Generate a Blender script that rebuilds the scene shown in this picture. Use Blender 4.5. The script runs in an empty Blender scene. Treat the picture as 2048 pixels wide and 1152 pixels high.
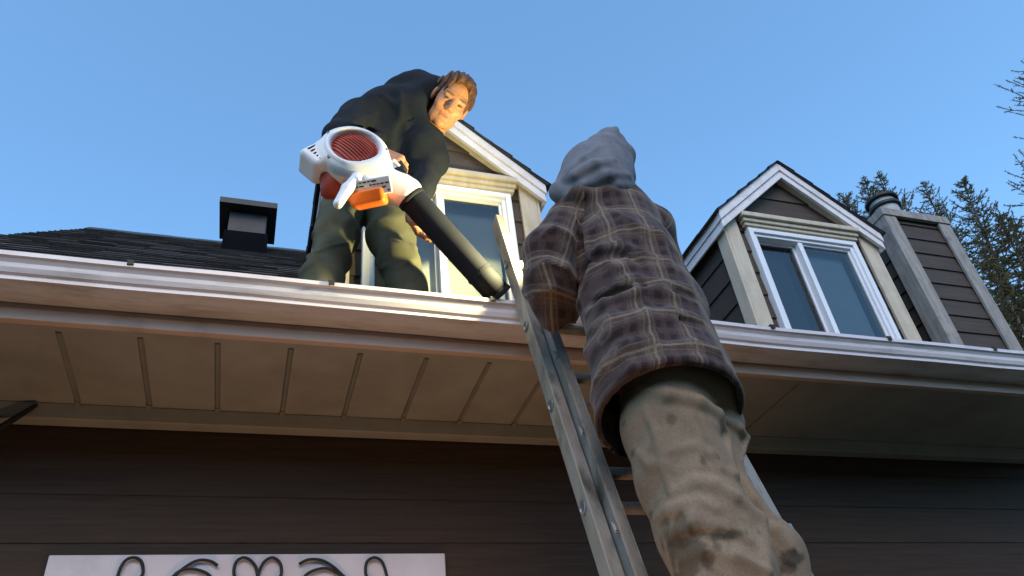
import bpy, bmesh, math, random
import numpy as np
from mathutils import Vector, Matrix
R = math.radians
random.seed(7); rng = np.random.default_rng(7)
SC = bpy.context.scene; COL = SC.collection

# ------------------------------------------------------------------ camera
EYE = np.array([0.0, 0.0, 1.55])
FPX = 1526.8
CR = np.array([[.95150533, -.2907108, -.10062223],      # image right
               [.09694799, .59378504, -.7987618],       # image down
               [.29195666, .75027099, .59317346]])      # view direction
cd = bpy.data.cameras.new('camera'); cam = bpy.data.objects.new('camera', cd); COL.objects.link(cam)
cd.sensor_width = 36; cd.lens = FPX / 2048 * 36; cd.clip_start = .02; cd.clip_end = 2000
M = Matrix.Identity(4)
for i in range(3):
    M[i][0] = CR[0][i]; M[i][1] = -CR[1][i]; M[i][2] = -CR[2][i]; M[i][3] = EYE[i]
cam.matrix_world = M
SC.camera = cam

# ------------------------------------------------------------------ sky, sun, exposure
SUN_EL, SUN_AZ = 42.0, 196.0            # low in the sky behind the photographer (azimuth from +Y, clockwise)
w = bpy.data.worlds.new("World"); SC.world = w; w.use_nodes = True
nt = w.node_tree; bg = nt.nodes['Background']
sk = nt.nodes.new('ShaderNodeTexSky'); sk.sky_type = 'NISHITA'; sk.sun_disc = False
sk.sun_elevation = R(SUN_EL); sk.sun_rotation = R(SUN_AZ)
sk.altitude = 100; sk.air_density = 1.0; sk.dust_density = .3; sk.ozone_density = 3.0
tn = nt.nodes.new('ShaderNodeMix'); tn.data_type = 'RGBA'; tn.blend_type = 'MULTIPLY'; tn.inputs['Factor'].default_value = 1; tn.inputs['B'].default_value = (.80, 1.02, 1.02, 1)      # a clear blue evening sky
nt.links.new(sk.outputs[0], tn.inputs['A']); nt.links.new(tn.outputs['Result'], bg.inputs[0]); bg.inputs[1].default_value = .072
sd = bpy.data.lights.new('sun', 'SUN'); sd.energy = .34; sd.angle = R(40); sd.color = (1, .73, .54)
sun = bpy.data.objects.new('sun', sd); COL.objects.link(sun)
_d = Vector((math.sin(R(SUN_AZ)) * math.cos(R(SUN_EL)), math.cos(R(SUN_AZ)) * math.cos(R(SUN_EL)), math.sin(R(SUN_EL))))
sun.rotation_euler = _d.to_track_quat('Z', 'Y').to_euler()
SC.view_settings.view_transform = 'Standard'; SC.view_settings.look = 'None'
SC.view_settings.exposure = 2.3; SC.view_settings.gamma = 1
SC.cycles.use_denoising = True
SC.cycles.max_bounces = 8

# ------------------------------------------------------------------ measuring
def ray(px, py):
    return CR.T @ np.array([px - 1024, py - 576, FPX])
def at(px, py, Y):
    """the point of the vertical plane y = Y seen at pixel (px, py) of the photograph"""
    d = ray(px, py); return EYE + d * (Y / d[1])
def proj(p):
    c = CR @ (np.asarray(p, float) - EYE); return np.array([1024 + FPX * c[0] / c[2], 576 + FPX * c[1] / c[2]])
def rad(npx, p):
    """radius in metres of something npx photo pixels wide at point p"""
    return npx / 2 * (CR[2] @ (np.asarray(p) - EYE)) / FPX

# ------------------------------------------------------------------ objects
def tag(o, label=None, cat=None, group=None, kind=None):
    if label: o['label'] = label
    if cat: o['category'] = cat
    if group: o['group'] = group
    if kind: o['kind'] = kind
    return o
def empty(name, loc=(0, 0, 0)):
    o = bpy.data.objects.new(name, None); COL.objects.link(o); o.location = loc; o.empty_display_size = .1; return o
def link(name, me, mat, parent=None, bevel=0, smooth=False):
    me.name = name
    o = bpy.data.objects.new(name, me); COL.objects.link(o)
    if mat is not None:
        for m in (mat if isinstance(mat, (list, tuple)) else [mat]): me.materials.append(m)
    if smooth:
        me.polygons.foreach_set('use_smooth', [True] * len(me.polygons))
    if parent is not None:
        o.parent = parent
        p = parent; off = Vector((0, 0, 0))
        while p is not None: off += Vector(p.location); p = p.parent
        o.location = -off                     # meshes are written in world metres
    if bevel:
        b = o.modifiers.new('bevel', 'BEVEL'); b.width = bevel; b.segments = 2; b.limit_method = 'ANGLE'; b.angle_limit = R(35)
        b.harden_normals = False
    return o

class MB:
    """collects simple shapes and links them as one mesh object"""
    def __init__(s): s.v = []; s.f = []
    def add(s, vs, fs):
        n = len(s.v); s.v += [tuple(map(float, v)) for v in vs]; s.f += [tuple(i + n for i in f) for f in fs]; return s
    def box(s, x0, x1, y0, y1, z0, z1):
        vs = [(x, y, z) for z in (z0, z1) for y in (y0, y1) for x in (x0, x1)]
        return s.add(vs, [(0, 2, 3, 1), (4, 5, 7, 6), (0, 1, 5, 4), (2, 6, 7, 3), (0, 4, 6, 2), (1, 3, 7, 5)])
    def obox(s, c, ax, ay, az, hx, hy, hz):
        c = np.array(c, float); ax, ay, az = [np.array(a, float) for a in (ax, ay, az)]
        vs = [c + ax * hx * i + ay * hy * j + az * hz * k for k in (-1, 1) for j in (-1, 1) for i in (-1, 1)]
        return s.add(vs, [(0, 2, 3, 1), (4, 5, 7, 6), (0, 1, 5, 4), (2, 6, 7, 3), (0, 4, 6, 2), (1, 3, 7, 5)])
    def prism(s, poly, ax, a0, a1):
        """poly: 2-D outline; ax = axis of extrusion 'x' (poly is y,z), 'y' (x,z), 'z' (x,y)"""
        n = len(poly)
        mk = {'x': lambda p, a: (a, p[0], p[1]), 'y': lambda p, a: (p[0], a, p[1]), 'z': lambda p, a: (p[0], p[1], a)}[ax]
        vs = [mk(p, a0) for p in poly] + [mk(p, a1) for p in poly]
        fs = [tuple(range(n)), tuple(range(2 * n - 1, n - 1, -1))] + [(i, i + n, (i + 1) % n + n, (i + 1) % n) for i in range(n)]
        return s.add(vs, fs)
    def tube(s, pts, rads, n=8, cap=True):
        pts = [np.array(p, float) for p in pts]
        if not hasattr(rads, '__len__'): rads = [rads] * len(pts)
        base = len(s.v); up = None; fs = []; vs = []
        for i, p in enumerate(pts):
            t = pts[min(i + 1, len(pts) - 1)] - pts[max(i - 1, 0)]; t = t / (np.linalg.norm(t) + 1e-12)
            if up is None:
                up = np.cross(t, (0, 0, 1.)) if abs(t[2]) < .9 else np.cross(t, (1., 0, 0))
            up = up - t * (up @ t); up /= np.linalg.norm(up); b = np.cross(t, up)
            for k in range(n):
                a = 2 * math.pi * k / n; vs.append(p + (up * math.cos(a) + b * math.sin(a)) * rads[i])
        for i in range(len(pts) - 1):
            for k in range(n):
                fs.append((i * n + k, i * n + (k + 1) % n, (i + 1) * n + (k + 1) % n, (i + 1) * n + k))
        if cap:
            fs.append(tuple(range(n - 1, -1, -1))); fs.append(tuple((len(pts) - 1) * n + k for k in range(n)))
        return s.add(vs, fs)
    def lathe(s, c, ax, prof, n=24):
        """prof: list of (radius, height along ax)"""
        return s.tube([np.array(c) + np.array(ax) * h for r, h in prof], [max(r, 1e-4) for r, h in prof], n) if False else s._lathe(c, ax, prof, n)
    def _lathe(s, c, ax, prof, n):
        c = np.array(c, float); t = np.array(ax, float); t /= np.linalg.norm(t)
        u = np.cross(t, (0, 0, 1.)) if abs(t[2]) < .9 else np.cross(t, (1., 0, 0)); u /= np.linalg.norm(u); b = np.cross(t, u)
        vs = []; fs = []
        for r, h in prof:
            for k in range(n):
                a = 2 * math.pi * k / n; vs.append(c + t * h + (u * math.cos(a) + b * math.sin(a)) * max(r, 1e-4))
        for i in range(len(prof) - 1):
            for k in range(n):
                fs.append((i * n + k, i * n + (k + 1) % n, (i + 1) * n + (k + 1) % n, (i + 1) * n + k))
        fs.append(tuple(range(n - 1, -1, -1))); fs.append(tuple((len(prof) - 1) * n + k for k in range(n)))
        return s.add(vs, fs)
    def build(s, name, mat, parent=None, bevel=0, smooth=False, fix=True):
        me = bpy.data.meshes.new(name); me.from_pydata(s.v, [], s.f)
        if fix:
            bm = bmesh.new(); bm.from_mesh(me); bmesh.ops.recalc_face_normals(bm, faces=bm.faces); bm.to_mesh(me); bm.free()
        me.update()
        return link(name, me, mat, parent, bevel, smooth)

# ------------------------------------------------------------------ materials
def mat(name, c1, c2=None, scale=6.0, stretch=(1, 1, 1), rough=.7, metal=0, bump=0, bscale=None, detail=6, lo=.35, hi=.65, spec=.35, dirt=None, dscale=3.0, dlo=.5, dhi=.75, dstretch=(1, 1, 1)):
    m = bpy.data.materials.new(name); m.use_nodes = True; n = m.node_tree.nodes; l = m.node_tree.links
    b = n['Principled BSDF']; b.inputs['Roughness'].default_value = rough; b.inputs['Metallic'].default_value = metal
    b.inputs['Specular IOR Level'].default_value = spec
    tc = n.new('ShaderNodeTexCoord')
    def noise(sc, st, det):
        mp = n.new('ShaderNodeMapping'); mp.inputs['Scale'].default_value = st; l.new(tc.outputs['Object'], mp.inputs[0])
        t = n.new('ShaderNodeTexNoise'); t.inputs['Scale'].default_value = sc; t.inputs['Detail'].default_value = det; t.inputs['Roughness'].default_value = .6
        l.new(mp.outputs[0], t.inputs['Vector']); return t
    t = noise(scale, stretch, detail)
    r = n.new('ShaderNodeValToRGB'); r.color_ramp.elements[0].position = lo; r.color_ramp.elements[1].position = hi
    r.color_ramp.elements[0].color = (*c1, 1); r.color_ramp.elements[1].color = (*(c2 or c1), 1)
    l.new(t.outputs['Fac'], r.inputs[0]); out = r.outputs[0]
    if dirt:
        d = noise(dscale, dstretch, 8); dr = n.new('ShaderNodeValToRGB'); dr.color_ramp.elements[0].position = dlo; dr.color_ramp.elements[1].position = dhi
        l.new(d.outputs['Fac'], dr.inputs[0])
        mx = n.new('ShaderNodeMix'); mx.data_type = 'RGBA'; l.new(dr.outputs[0], mx.inputs['Factor']); l.new(out, mx.inputs['A']); mx.inputs['B'].default_value = (*dirt, 1)
        out = mx.outputs['Result']
    l.new(out, b.inputs['Base Color'])
    if bump:
        bt = noise(bscale or scale * 2, stretch, 8) if bscale else t
        bp = n.new('ShaderNodeBump'); bp.inputs['Strength'].default_value = bump; bp.inputs['Distance'].default_value = .01
        l.new(bt.outputs['Fac'], bp.inputs['Height']); l.new(bp.outputs[0], b.inputs['Normal'])
    return m

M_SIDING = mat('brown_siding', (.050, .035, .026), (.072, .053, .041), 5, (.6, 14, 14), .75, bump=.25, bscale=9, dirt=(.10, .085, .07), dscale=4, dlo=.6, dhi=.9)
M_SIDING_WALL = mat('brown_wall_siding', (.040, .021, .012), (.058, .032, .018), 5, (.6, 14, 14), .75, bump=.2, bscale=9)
M_SOFFIT = mat('soffit_paint', (.29, .265, .225), (.34, .31, .265), 5, (1, 1, 1), .6, bump=.05, bscale=40, dirt=(.20, .17, .13), dscale=3, dlo=.5, dhi=.9)
M_FASCIA = mat('fascia_paint', (.52, .36, .28), (.58, .42, .34), 4, (.5, 3, 3), .55, dirt=(.34, .24, .18), dscale=6, dlo=.55, dhi=.85)
M_GUTTER = mat('gutter_paint', (.60, .55, .56), (.68, .63, .64), 3, (.6, 6, 6), .32, spec=.5, bump=.05, bscale=5, dirt=(.30, .25, .23), dscale=8, dlo=.50, dhi=.85, dstretch=(.6, 2, 4))
M_JOINT = mat('soffit_joint_grey', (.19, .17, .14), (.23, .205, .17), 9, rough=.7)
M_TRIM = mat('weathered_cream_board', (.50, .42, .31), (.60, .51, .39), 7, (4, 4, .7), .75, bump=.2, bscale=14, dirt=(.36, .32, .24), dscale=5, dlo=.52, dhi=.8)
M_RAKE = mat('lilac_white_board', (.70, .63, .62), (.80, .75, .74), 6, (2, 2, 2), .6, bump=.06, bscale=20, dirt=(.46, .43, .40), dscale=7, dlo=.58, dhi=.85)
M_VINYL = mat('white_vinyl', (.74, .74, .77), (.80, .80, .82), 4, (1, 1, 1), .4, dirt=(.60, .60, .60), dscale=6, dlo=.6, dhi=.9)
M_CHIMBOARD = mat('weathered_grey_board', (.24, .215, .19), (.36, .33, .295), 8, (5, 5, .8), .8, bump=.3, bscale=14, dirt=(.15, .13, .11), dscale=9, dlo=.55, dhi=.8)
M_METALDARK = mat('black_vent_metal', (.018, .018, .02), (.03, .03, .033), 8, rough=.5, bump=.05)
M_VENTPALE = mat('grey_vent_metal', (.018, .019, .022), (.030, .031, .035), 8, rough=.5)
M_FLUE = mat('galvanised_flue', (.26, .26, .26), (.46, .46, .45), 8, rough=.6, metal=.1)
M_ALU = mat('dull_aluminium', (.17, .15, .125), (.27, .245, .21), 7, (3, 3, .6), .5, metal=.35, bump=.06, bscale=30, dirt=(.075, .065, .05), dscale=16, dlo=.52, dhi=.68, dstretch=(1, 1, .4))
M_ALU2 = mat('worn_aluminium_web', (.24, .21, .165), (.36, .32, .25), 6, (3, 3, .6), .55, metal=.3, bump=.06, bscale=30, dirt=(.13, .10, .06), dscale=12, dlo=.50, dhi=.72, dstretch=(1, 1, .5))
M_STEEL = mat('plated_steel', (.22, .22, .23), (.3, .3, .3), 12, rough=.4, metal=.8)
M_IRON = mat('black_iron', (.012, .011, .011), (.02, .019, .018), 20, rough=.55)
M_PANEL = mat('white_wall_panel', (.60, .51, .50), (.70, .61, .60), 4, rough=.55, dirt=(.46, .40, .39), dscale=5, dlo=.55, dhi=.85)
M_GROUND = mat('lawn_ground', (.035, .038, .022), (.06, .058, .035), .8, rough=.95, dirt=(.11, .09, .06), dscale=.3)
M_BLIND = mat('white_blind', (.74, .76, .70), (.80, .81, .76), 3, (1, 1, 1), .6)
M_BLINDGREY = mat('blue_grey_shade', (.20, .27, .33), (.23, .30, .37), 3, (1, 1, 1), .8)
M_BLINDDARK = mat('dark_shade', (.02, .03, .04), (.026, .038, .048), 3, (1, 1, 1), .8)
M_DARKROOM = mat('dark_room', (.010, .011, .012), (.014, .015, .016), 3, rough=.9)
M_TAR = mat('tar_black', (.004, .004, .005), (.006, .006, .007), 9, rough=.95, spec=.05)
M_BOOT = mat('dark_boot_leather', (.03, .022, .016), (.05, .038, .028), 15, rough=.6)
M_SKIN = None

def shingle_mat():
    m = bpy.data.materials.new('asphalt_shingle'); m.use_nodes = True; n = m.node_tree.nodes; l = m.node_tree.links
    b = n['Principled BSDF']; b.inputs['Roughness'].default_value = .95; b.inputs['Specular IOR Level'].default_value = .15
    at_ = n.new('ShaderNodeAttribute'); at_.attribute_name = 'tab'
    r = n.new('ShaderNodeValToRGB'); r.color_ramp.elements[0].color = (.042, .034, .031, 1); r.color_ramp.elements[1].color = (.095, .080, .073, 1)
    l.new(at_.outputs['Fac'], r.inputs[0])
    tc = n.new('ShaderNodeTexCoord'); t = n.new('ShaderNodeTexNoise'); t.inputs['Scale'].default_value = 160; l.new(tc.outputs['Object'], t.inputs['Vector'])
    r2 = n.new('ShaderNodeValToRGB'); r2.color_ramp.elements[0].position = .3; r2.color_ramp.elements[0].color = (.6, .6, .6, 1); r2.color_ramp.elements[1].color = (1.3, 1.3, 1.3, 1); r2.color_ramp.elements[1].position = .7
    l.new(t.outputs['Fac'], r2.inputs[0])
    mx = n.new('ShaderNodeMix'); mx.data_type = 'RGBA'; mx.blend_type = 'MULTIPLY'; mx.inputs['Factor'].default_value = 1
    l.new(r.outputs[0], mx.inputs['A']); l.new(r2.outputs[0], mx.inputs['B']); l.new(mx.outputs['Result'], b.inputs['Base Color'])
    bp = n.new('ShaderNodeBump'); bp.inputs['Strength'].default_value = .4; bp.inputs['Distance'].default_value = .004; l.new(t.outputs['Fac'], bp.inputs['Height']); l.new(bp.outputs[0], b.inputs['Normal'])
    return m
M_SHINGLE = shingle_mat()

def glass_mat():
    m = bpy.data.materials.new('window_glass'); m.use_nodes = True; n = m.node_tree.nodes; l = m.node_tree.links
    n.remove(n['Principled BSDF']); o = n['Material Output']
    fr = n.new('ShaderNodeFresnel'); fr.inputs['IOR'].default_value = 1.75
    tr = n.new('ShaderNodeBsdfTransparent'); tr.inputs[0].default_value = (.86, .9, .88, 1)
    gl = n.new('ShaderNodeBsdfGlossy'); gl.inputs['Roughness'].default_value = .02
    tc = n.new('ShaderNodeTexCoord'); t = n.new('ShaderNodeTexNoise'); t.inputs['Scale'].default_value = 2.5; l.new(tc.outputs['Object'], t.inputs['Vector'])
    bp = n.new('ShaderNodeBump'); bp.inputs['Strength'].default_value = .03; l.new(t.outputs['Fac'], bp.inputs['Height']); l.new(bp.outputs[0], gl.inputs['Normal'])
    mx = n.new('ShaderNodeMixShader'); l.new(fr.outputs[0], mx.inputs[0]); l.new(tr.outputs[0], mx.inputs[1]); l.new(gl.outputs[0], mx.inputs[2]); l.new(mx.outputs[0], o.inputs[0])
    return m
M_GLASS = glass_mat()

def attr_mat(name, attr, rough=.6, spec=.3, bump=0, bscale=60, sss=0):
    """base colour from a colour attribute of the mesh, with a little noise"""
    m = bpy.data.materials.new(name); m.use_nodes = True; n = m.node_tree.nodes; l = m.node_tree.links
    b = n['Principled BSDF']; b.inputs['Roughness'].default_value = rough; b.inputs['Specular IOR Level'].default_value = spec
    a = n.new('ShaderNodeAttribute'); a.attribute_name = attr
    tc = n.new('ShaderNodeTexCoord'); t = n.new('ShaderNodeTexNoise'); t.inputs['Scale'].default_value = bscale; t.inputs['Detail'].default_value = 4; l.new(tc.outputs['Object'], t.inputs['Vector'])
    mr = n.new('ShaderNodeMapRange'); mr.inputs[1].default_value = .3; mr.inputs[2].default_value = .7; mr.inputs[3].default_value = .85; mr.inputs[4].default_value = 1.12; l.new(t.outputs['Fac'], mr.inputs[0])
    mx = n.new('ShaderNodeMix'); mx.data_type = 'RGBA'; mx.blend_type = 'MULTIPLY'; mx.inputs['Factor'].default_value = 1
    l.new(a.outputs['Color'], mx.inputs['A']); l.new(mr.outputs[0], mx.inputs['B']); l.new(mx.outputs['Result'], b.inputs['Base Color'])
    if sss: b.inputs['Subsurface Weight'].default_value = sss; b.inputs['Subsurface Radius'].default_value = (.01, .004, .002); b.inputs['Subsurface Scale'].default_value = .5
    if bump:
        bp = n.new('ShaderNodeBump'); bp.inputs['Strength'].default_value = bump; bp.inputs['Distance'].default_value = .003; l.new(t.outputs['Fac'], bp.inputs['Height']); l.new(bp.outputs[0], b.inputs['Normal'])
    return m

def plaid_mat():
    m = bpy.data.materials.new('brown_plaid_flannel'); m.use_nodes = True; n = m.node_tree.nodes; l = m.node_tree.links
    b = n['Principled BSDF']; b.inputs['Roughness'].default_value = .95; b.inputs['Specular IOR Level'].default_value = .1
    b.inputs['Sheen Weight'].default_value = .15
    a = n.new('ShaderNodeAttribute'); a.attribute_name = 'cloth'
    # gentle waviness of the weave
    tc = n.new('ShaderNodeTexCoord'); wn = n.new('ShaderNodeTexNoise'); wn.inputs['Scale'].default_value = 9; wn.inputs['Detail'].default_value = 2; l.new(tc.outputs['Object'], wn.inputs['Vector'])
    sub = n.new('ShaderNodeVectorMath'); sub.operation = 'SUBTRACT'; l.new(wn.outputs['Color'], sub.inputs[0]); sub.inputs[1].default_value = (.5, .5, .5)
    sc = n.new('ShaderNodeVectorMath'); sc.operation = 'SCALE'; sc.inputs['Scale'].default_value = .018; l.new(sub.outputs[0], sc.inputs[0])
    ad = n.new('ShaderNodeVectorMath'); l.new(a.outputs['Vector'], ad.inputs[0]); l.new(sc.outputs[0], ad.inputs[1])
    sp = n.new('ShaderNodeSeparateXYZ'); l.new(ad.outputs[0], sp.inputs[0])
    def math_(op, x, y=None):
        q = n.new('ShaderNodeMath'); q.operation = op
        for i, v in enumerate((x, y)):
            if v is None: continue
            if isinstance(v, (int, float)): q.inputs[i].default_value = v
            else: l.new(v, q.inputs[i])
        return q.outputs[0]
    def bands(src, period):
        f = math_('FRACT', math_('DIVIDE', src, period))
        def band(c, wd, soft):
            mr = n.new('ShaderNodeMapRange'); mr.interpolation_type = 'SMOOTHSTEP'
            l.new(math_('ABSOLUTE', math_('SUBTRACT', f, c)), mr.inputs[0])
            mr.inputs[1].default_value = wd; mr.inputs[2].default_value = wd + soft; mr.inputs[3].default_value = 1; mr.inputs[4].default_value = 0
            return mr.outputs[0]
        dark = math_('MAXIMUM', band(.33, .07, .03), band(.67, .07, .03))
        wide = band(.5, .30, .04)
        line = band(.06, .018, .022)
        fine = math_('MAXIMUM', band(.2, .008, .012), band(.93, .008, .012))
        return dark, wide, line, fine
    dx, wx, lx, fx = bands(sp.outputs[0], .118); dy, wy, ly, fy = bands(sp.outputs[1], .125)
    def mix(fac, A, B):
        mx = n.new('ShaderNodeMix'); mx.data_type = 'RGBA'; l.new(fac, mx.inputs['Factor'])
        for k, v in (('A', A), ('B', B)):
            if isinstance(v, tuple): mx.inputs[k].default_value = (*v, 1)
            else: l.new(v, mx.inputs[k])
        return mx.outputs['Result']
    c = mix(math_('MULTIPLY', math_('ADD', wx, wy), .5), (.105, .076, .058), (.062, .038, .033))
    c = mix(math_('MULTIPLY', math_('MULTIPLY', dx, dy), .9), c, (.015, .008, .009))
    c = mix(math_('MULTIPLY', math_('MAXIMUM', dx, dy), .35), c, (.045, .026, .026))
    c = mix(math_('MULTIPLY', math_('MAXIMUM', fx, fy), .22), c, (.26, .21, .17))
    c = mix(math_('MULTIPLY', math_('MAXIMUM', lx, ly), .5), c, (.27, .20, .135))
    nz = n.new('ShaderNodeTexNoise'); nz.inputs['Scale'].default_value = 220; l.new(tc.outputs['Object'], nz.inputs['Vector'])
    mr = n.new('ShaderNodeMapRange'); mr.inputs[1].default_value = .3; mr.inputs[2].default_value = .7; mr.inputs[3].default_value = .75; mr.inputs[4].default_value = 1.25; l.new(nz.outputs['Fac'], mr.inputs[0])
    mx = n.new('ShaderNodeMix'); mx.data_type = 'RGBA'; mx.blend_type = 'MULTIPLY'; mx.inputs['Factor'].default_value = 1; l.new(c, mx.inputs['A']); l.new(mr.outputs[0], mx.inputs['B'])
    l.new(mx.outputs['Result'], b.inputs['Base Color'])
    bp = n.new('ShaderNodeBump'); bp.inputs['Strength'].default_value = .25; bp.inputs['Distance'].default_value = .002; l.new(nz.outputs['Fac'], bp.inputs['Height']); l.new(bp.outputs[0], b.inputs['Normal'])
    return m
M_PLAID = plaid_mat()
M_HOOD = mat('blue_grey_fleece', (.135, .138, .155), (.19, .195, .215), 14, rough=.95, bump=.25, bscale=160, spec=.1)
M_KHAKI = attr_mat('stained_khaki_canvas', 'tint', .9, .12, .25, 190)
M_OLIVE = mat('olive_work_trousers', (.080, .078, .048), (.11, .106, .068), 10, rough=.9, bump=.2, bscale=200, spec=.12)
M_NAVY = mat('dark_navy_jacket', (.011, .013, .016), (.018, .021, .025), 8, rough=.9, bump=.25, bscale=120, spec=.15)
M_HAIR = mat('brown_hair', (.045, .018, .008), (.13, .055, .022), 60, (1, 1, .3), .6, bump=.6, bscale=120)
M_GLOVE = mat('grey_glove', (.16, .165, .17), (.22, .225, .23), 20, rough=.85, bump=.2)
M_BODY = attr_mat('skin', 'tint', .5, .3, .1, 90, .12)
M_WHITEPLASTIC = mat('white_plastic', (.70, .70, .70), (.76, .76, .76), 5, rough=.35, spec=.5, dirt=(.55, .52, .46), dscale=9, dlo=.6, dhi=.85)
M_ORANGE = mat('orange_plastic', (.75, .13, .012), (.82, .16, .015), 8, rough=.35, spec=.5)
M_REDGRILLE = mat('red_orange_grille', (.33, .042, .020), (.43, .055, .024), 12, rough=.5)
M_BLACKPLASTIC = mat('black_plastic', (.008, .009, .013), (.013, .014, .019), 9, rough=.75, spec=.2)

# ------------------------------------------------------------------ ground
g = MB()                                              # level round the house; unseen bank added behind the camera, blocking low sky light
gx = np.array([-600, -200, -80, -50, -35, -25, -18, -12, -6, 0, 6, 12, 18, 25, 35, 50, 80, 200, 600.]); gy = np.array([-600, -200, -80, -50, -35, -28, -22, -17, -13, -10, -7, -5, -3, 0, 4, 10, 20, 40, 80, 200, 600.])
def ground_z(x, y):
    k = max(0, -y - 5) ; h = 9.0 * (1 - math.exp(-(k / 9.0) ** 2)) if k > 0 else 0
    return h + (.35 * math.sin(x * .31) * math.cos(y * .27) if h > .5 else 0)
g.add([(x, y, ground_z(x, y)) for y in gy for x in gx], [(j * len(gx) + i, j * len(gx) + i + 1, (j + 1) * len(gx) + i + 1, (j + 1) * len(gx) + i) for j in range(len(gy) - 1) for i in range(len(gx) - 1)])
tag(g.build('ground', M_GROUND), kind='structure')

# ------------------------------------------------------------------ house
HX0, HX1 = -1.45, 4.135
EAVE_Y, EAVE_Z, SLOPE = 2.15, 3.083, .9
RIDGE_Y = 5.18; RIDGE_Z = EAVE_Z + SLOPE * (RIDGE_Y - EAVE_Y)
def roof_z(y): return EAVE_Z + SLOPE * (y - EAVE_Y)
house = tag(empty('house', (0, 2.73, 0)), 'brown sided house with white gutter, two gabled dormers and a boxed chimney', 'house')

def lap_front(mb, segs, y, z0, z1, exp=.162, proud=.011, zref=None):
    """lap boards on a wall that faces -Y; segs(za, zb) -> list of (x0 at za, x1 at za, x0 at zb, x1 at zb)"""
    z = z0 if zref is None else zref - math.ceil((zref - z0) / exp) * exp
    while z < z1 - 1e-6:
        a, b = max(z, z0), min(z + exp, z1)
        for (xa0, xa1, xb0, xb1) in segs(a, b):
            if xa1 - xa0 < .004 and xb1 - xb0 < .004: continue
            vs = [(xa0, y - proud, a), (xa1, y - proud, a), (xb1, y - .002, b), (xb0, y - .002, b), (xa0, y + .01, a), (xa1, y + .01, a), (xb1, y + .01, b), (xb0, y + .01, b)]
            mb.add(vs, [(0, 1, 2, 3), (4, 7, 6, 5), (0, 4, 5, 1), (3, 2, 6, 7), (0, 3, 7, 4), (1, 5, 6, 2)])
        z += exp
def lap_side(mb, x, sgn, y0, y1, z0, z1, exp=.162, proud=.011, zref=None):
    """lap boards on a wall facing sgn*X"""
    z = z0 if zref is None else zref - math.ceil((zref - z0) / exp) * exp
    while z < z1 - 1e-6:
        a, b = max(z, z0), min(z + exp, z1)
        xo, xi, xb = x + sgn * proud, x + sgn * .002, x - sgn * .01
        vs = [(xo, y0, a), (xo, y1, a), (xi, y1, b), (xi, y0, b), (xb, y0, a), (xb, y1, a), (xb, y1, b), (xb, y0, b)]
        mb.add(vs, [(0, 1, 2, 3), (4, 7, 6, 5), (0, 4, 5, 1), (3, 2, 6, 7), (0, 3, 7, 4), (1, 5, 6, 2)])
        z += exp

# main wall
WALL_Y = 2.80
mb = MB()
lap_front(mb, lambda a, b: [(-1.25, HX1 - .2, -1.25, HX1 - .2)], WALL_Y, 0.0, 2.99, exp=.166, proud=.006, zref=2.513)
mb.box(-1.26, -1.24, WALL_Y + .012, 7.6, 0, 2.99); mb.box(HX1 - .21, HX1 - .19, WALL_Y + .012, 7.6, 0, 2.99)
mb.box(-1.24, HX1 - .21, 7.58, 7.6, 0, 2.99)
mb.prism([(2.82, 2.991), (7.6, 2.991), (5.18, 5.5)], 'x', -1.26, -1.24); mb.prism([(2.82, 2.991), (7.6, 2.991), (5.18, 5.5)], 'x', HX1 - .21, HX1 - .19)
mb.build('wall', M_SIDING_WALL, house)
# frieze board
mb = MB(); mb.box(-1.28, HX1 - .19, 2.727, WALL_Y - .013, 2.924, 2.9855); mb.build('frieze_board', M_SOFFIT, house, bevel=.004)
# soffit, with raised joints between its panels
mb = MB(); mb.box(HX0, HX1, 2.231, 2.81, 2.986, 2.992)
mb.build('soffit', M_SOFFIT, house)
for k in range(8):
    x = -.633 + .2317 * k
    s = MB(); s.prism([(x - .010, 2.9858), (x - .005, 2.9785), (x + .005, 2.9785), (x + .010, 2.9858)], 'y', 2.262, 2.715)
    s.box(x - .0085, x + .0085, 2.698, 2.7265, 2.974, 2.9783)
    s.build('soffit_joint', M_JOINT, house)
for x in (2.085,):
    s = MB(); s.box(x - .003, x + .003, 2.26, 2.72, 2.9835, 2.9856); s.build('soffit_joint', M_JOINT, house)
# fascia
mb = MB(); mb.box(HX0, HX1, 2.212, 2.23, 3.0285, 3.11); mb.build('fascia', M_FASCIA, house, bevel=.002)
mb = MB(); mb.box(HX0, HX1, 2.202, 2.23, 2.982, 3.024); mb.build('fascia_trim', M_FASCIA, house, bevel=.003)
# gutter, a K profile swept along the eave with small dents
prof = [(2.2105, 3.112), (2.2075, 3.112), (2.2075, 3.050), (2.099, 3.050), (2.098, 3.062), (2.089, 3.070), (2.083, 3.082), (2.081, 3.097), (2.073, 3.109), (2.066, 3.113), (2.066, 3.121), (2.070, 3.121), (2.070, 3.126), (2.062, 3.126), (2.062, 3.1105), (2.070, 3.106), (2.0775, 3.095), (2.0795, 3.081), (2.086, 3.066), (2.0945, 3.060), (2.0945, 3.0465), (2.150, 3.0465), (2.160, 3.043), (2.2105, 3.043)]
prof = [(a, b) for a, b in prof]
xs = np.arange(HX0, HX1 + .01, .06); vs = []; n = len(prof)
for x in xs:
    dz = .0016 * math.sin(x * 2.1) + .0012 * math.sin(x * 5.3 + 1) - .0032 * (x - .5); dy = .0016 * math.sin(x * 3.7) + .0008 * math.sin(x * 11)
    for (a, b) in prof:
        k = min(1, max(0, (2.20 - a) / .1)); vs.append((x, a + dy * k, b + dz))
fs = [(i * n + k, (i + 1) * n + k, (i + 1) * n + (k + 1) % n, i * n + (k + 1) % n) for i in range(len(xs) - 1) for k in range(n)]
fs += [tuple(range(n)), tuple((len(xs) - 1) * n + k for k in range(n - 1, -1, -1))]
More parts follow.
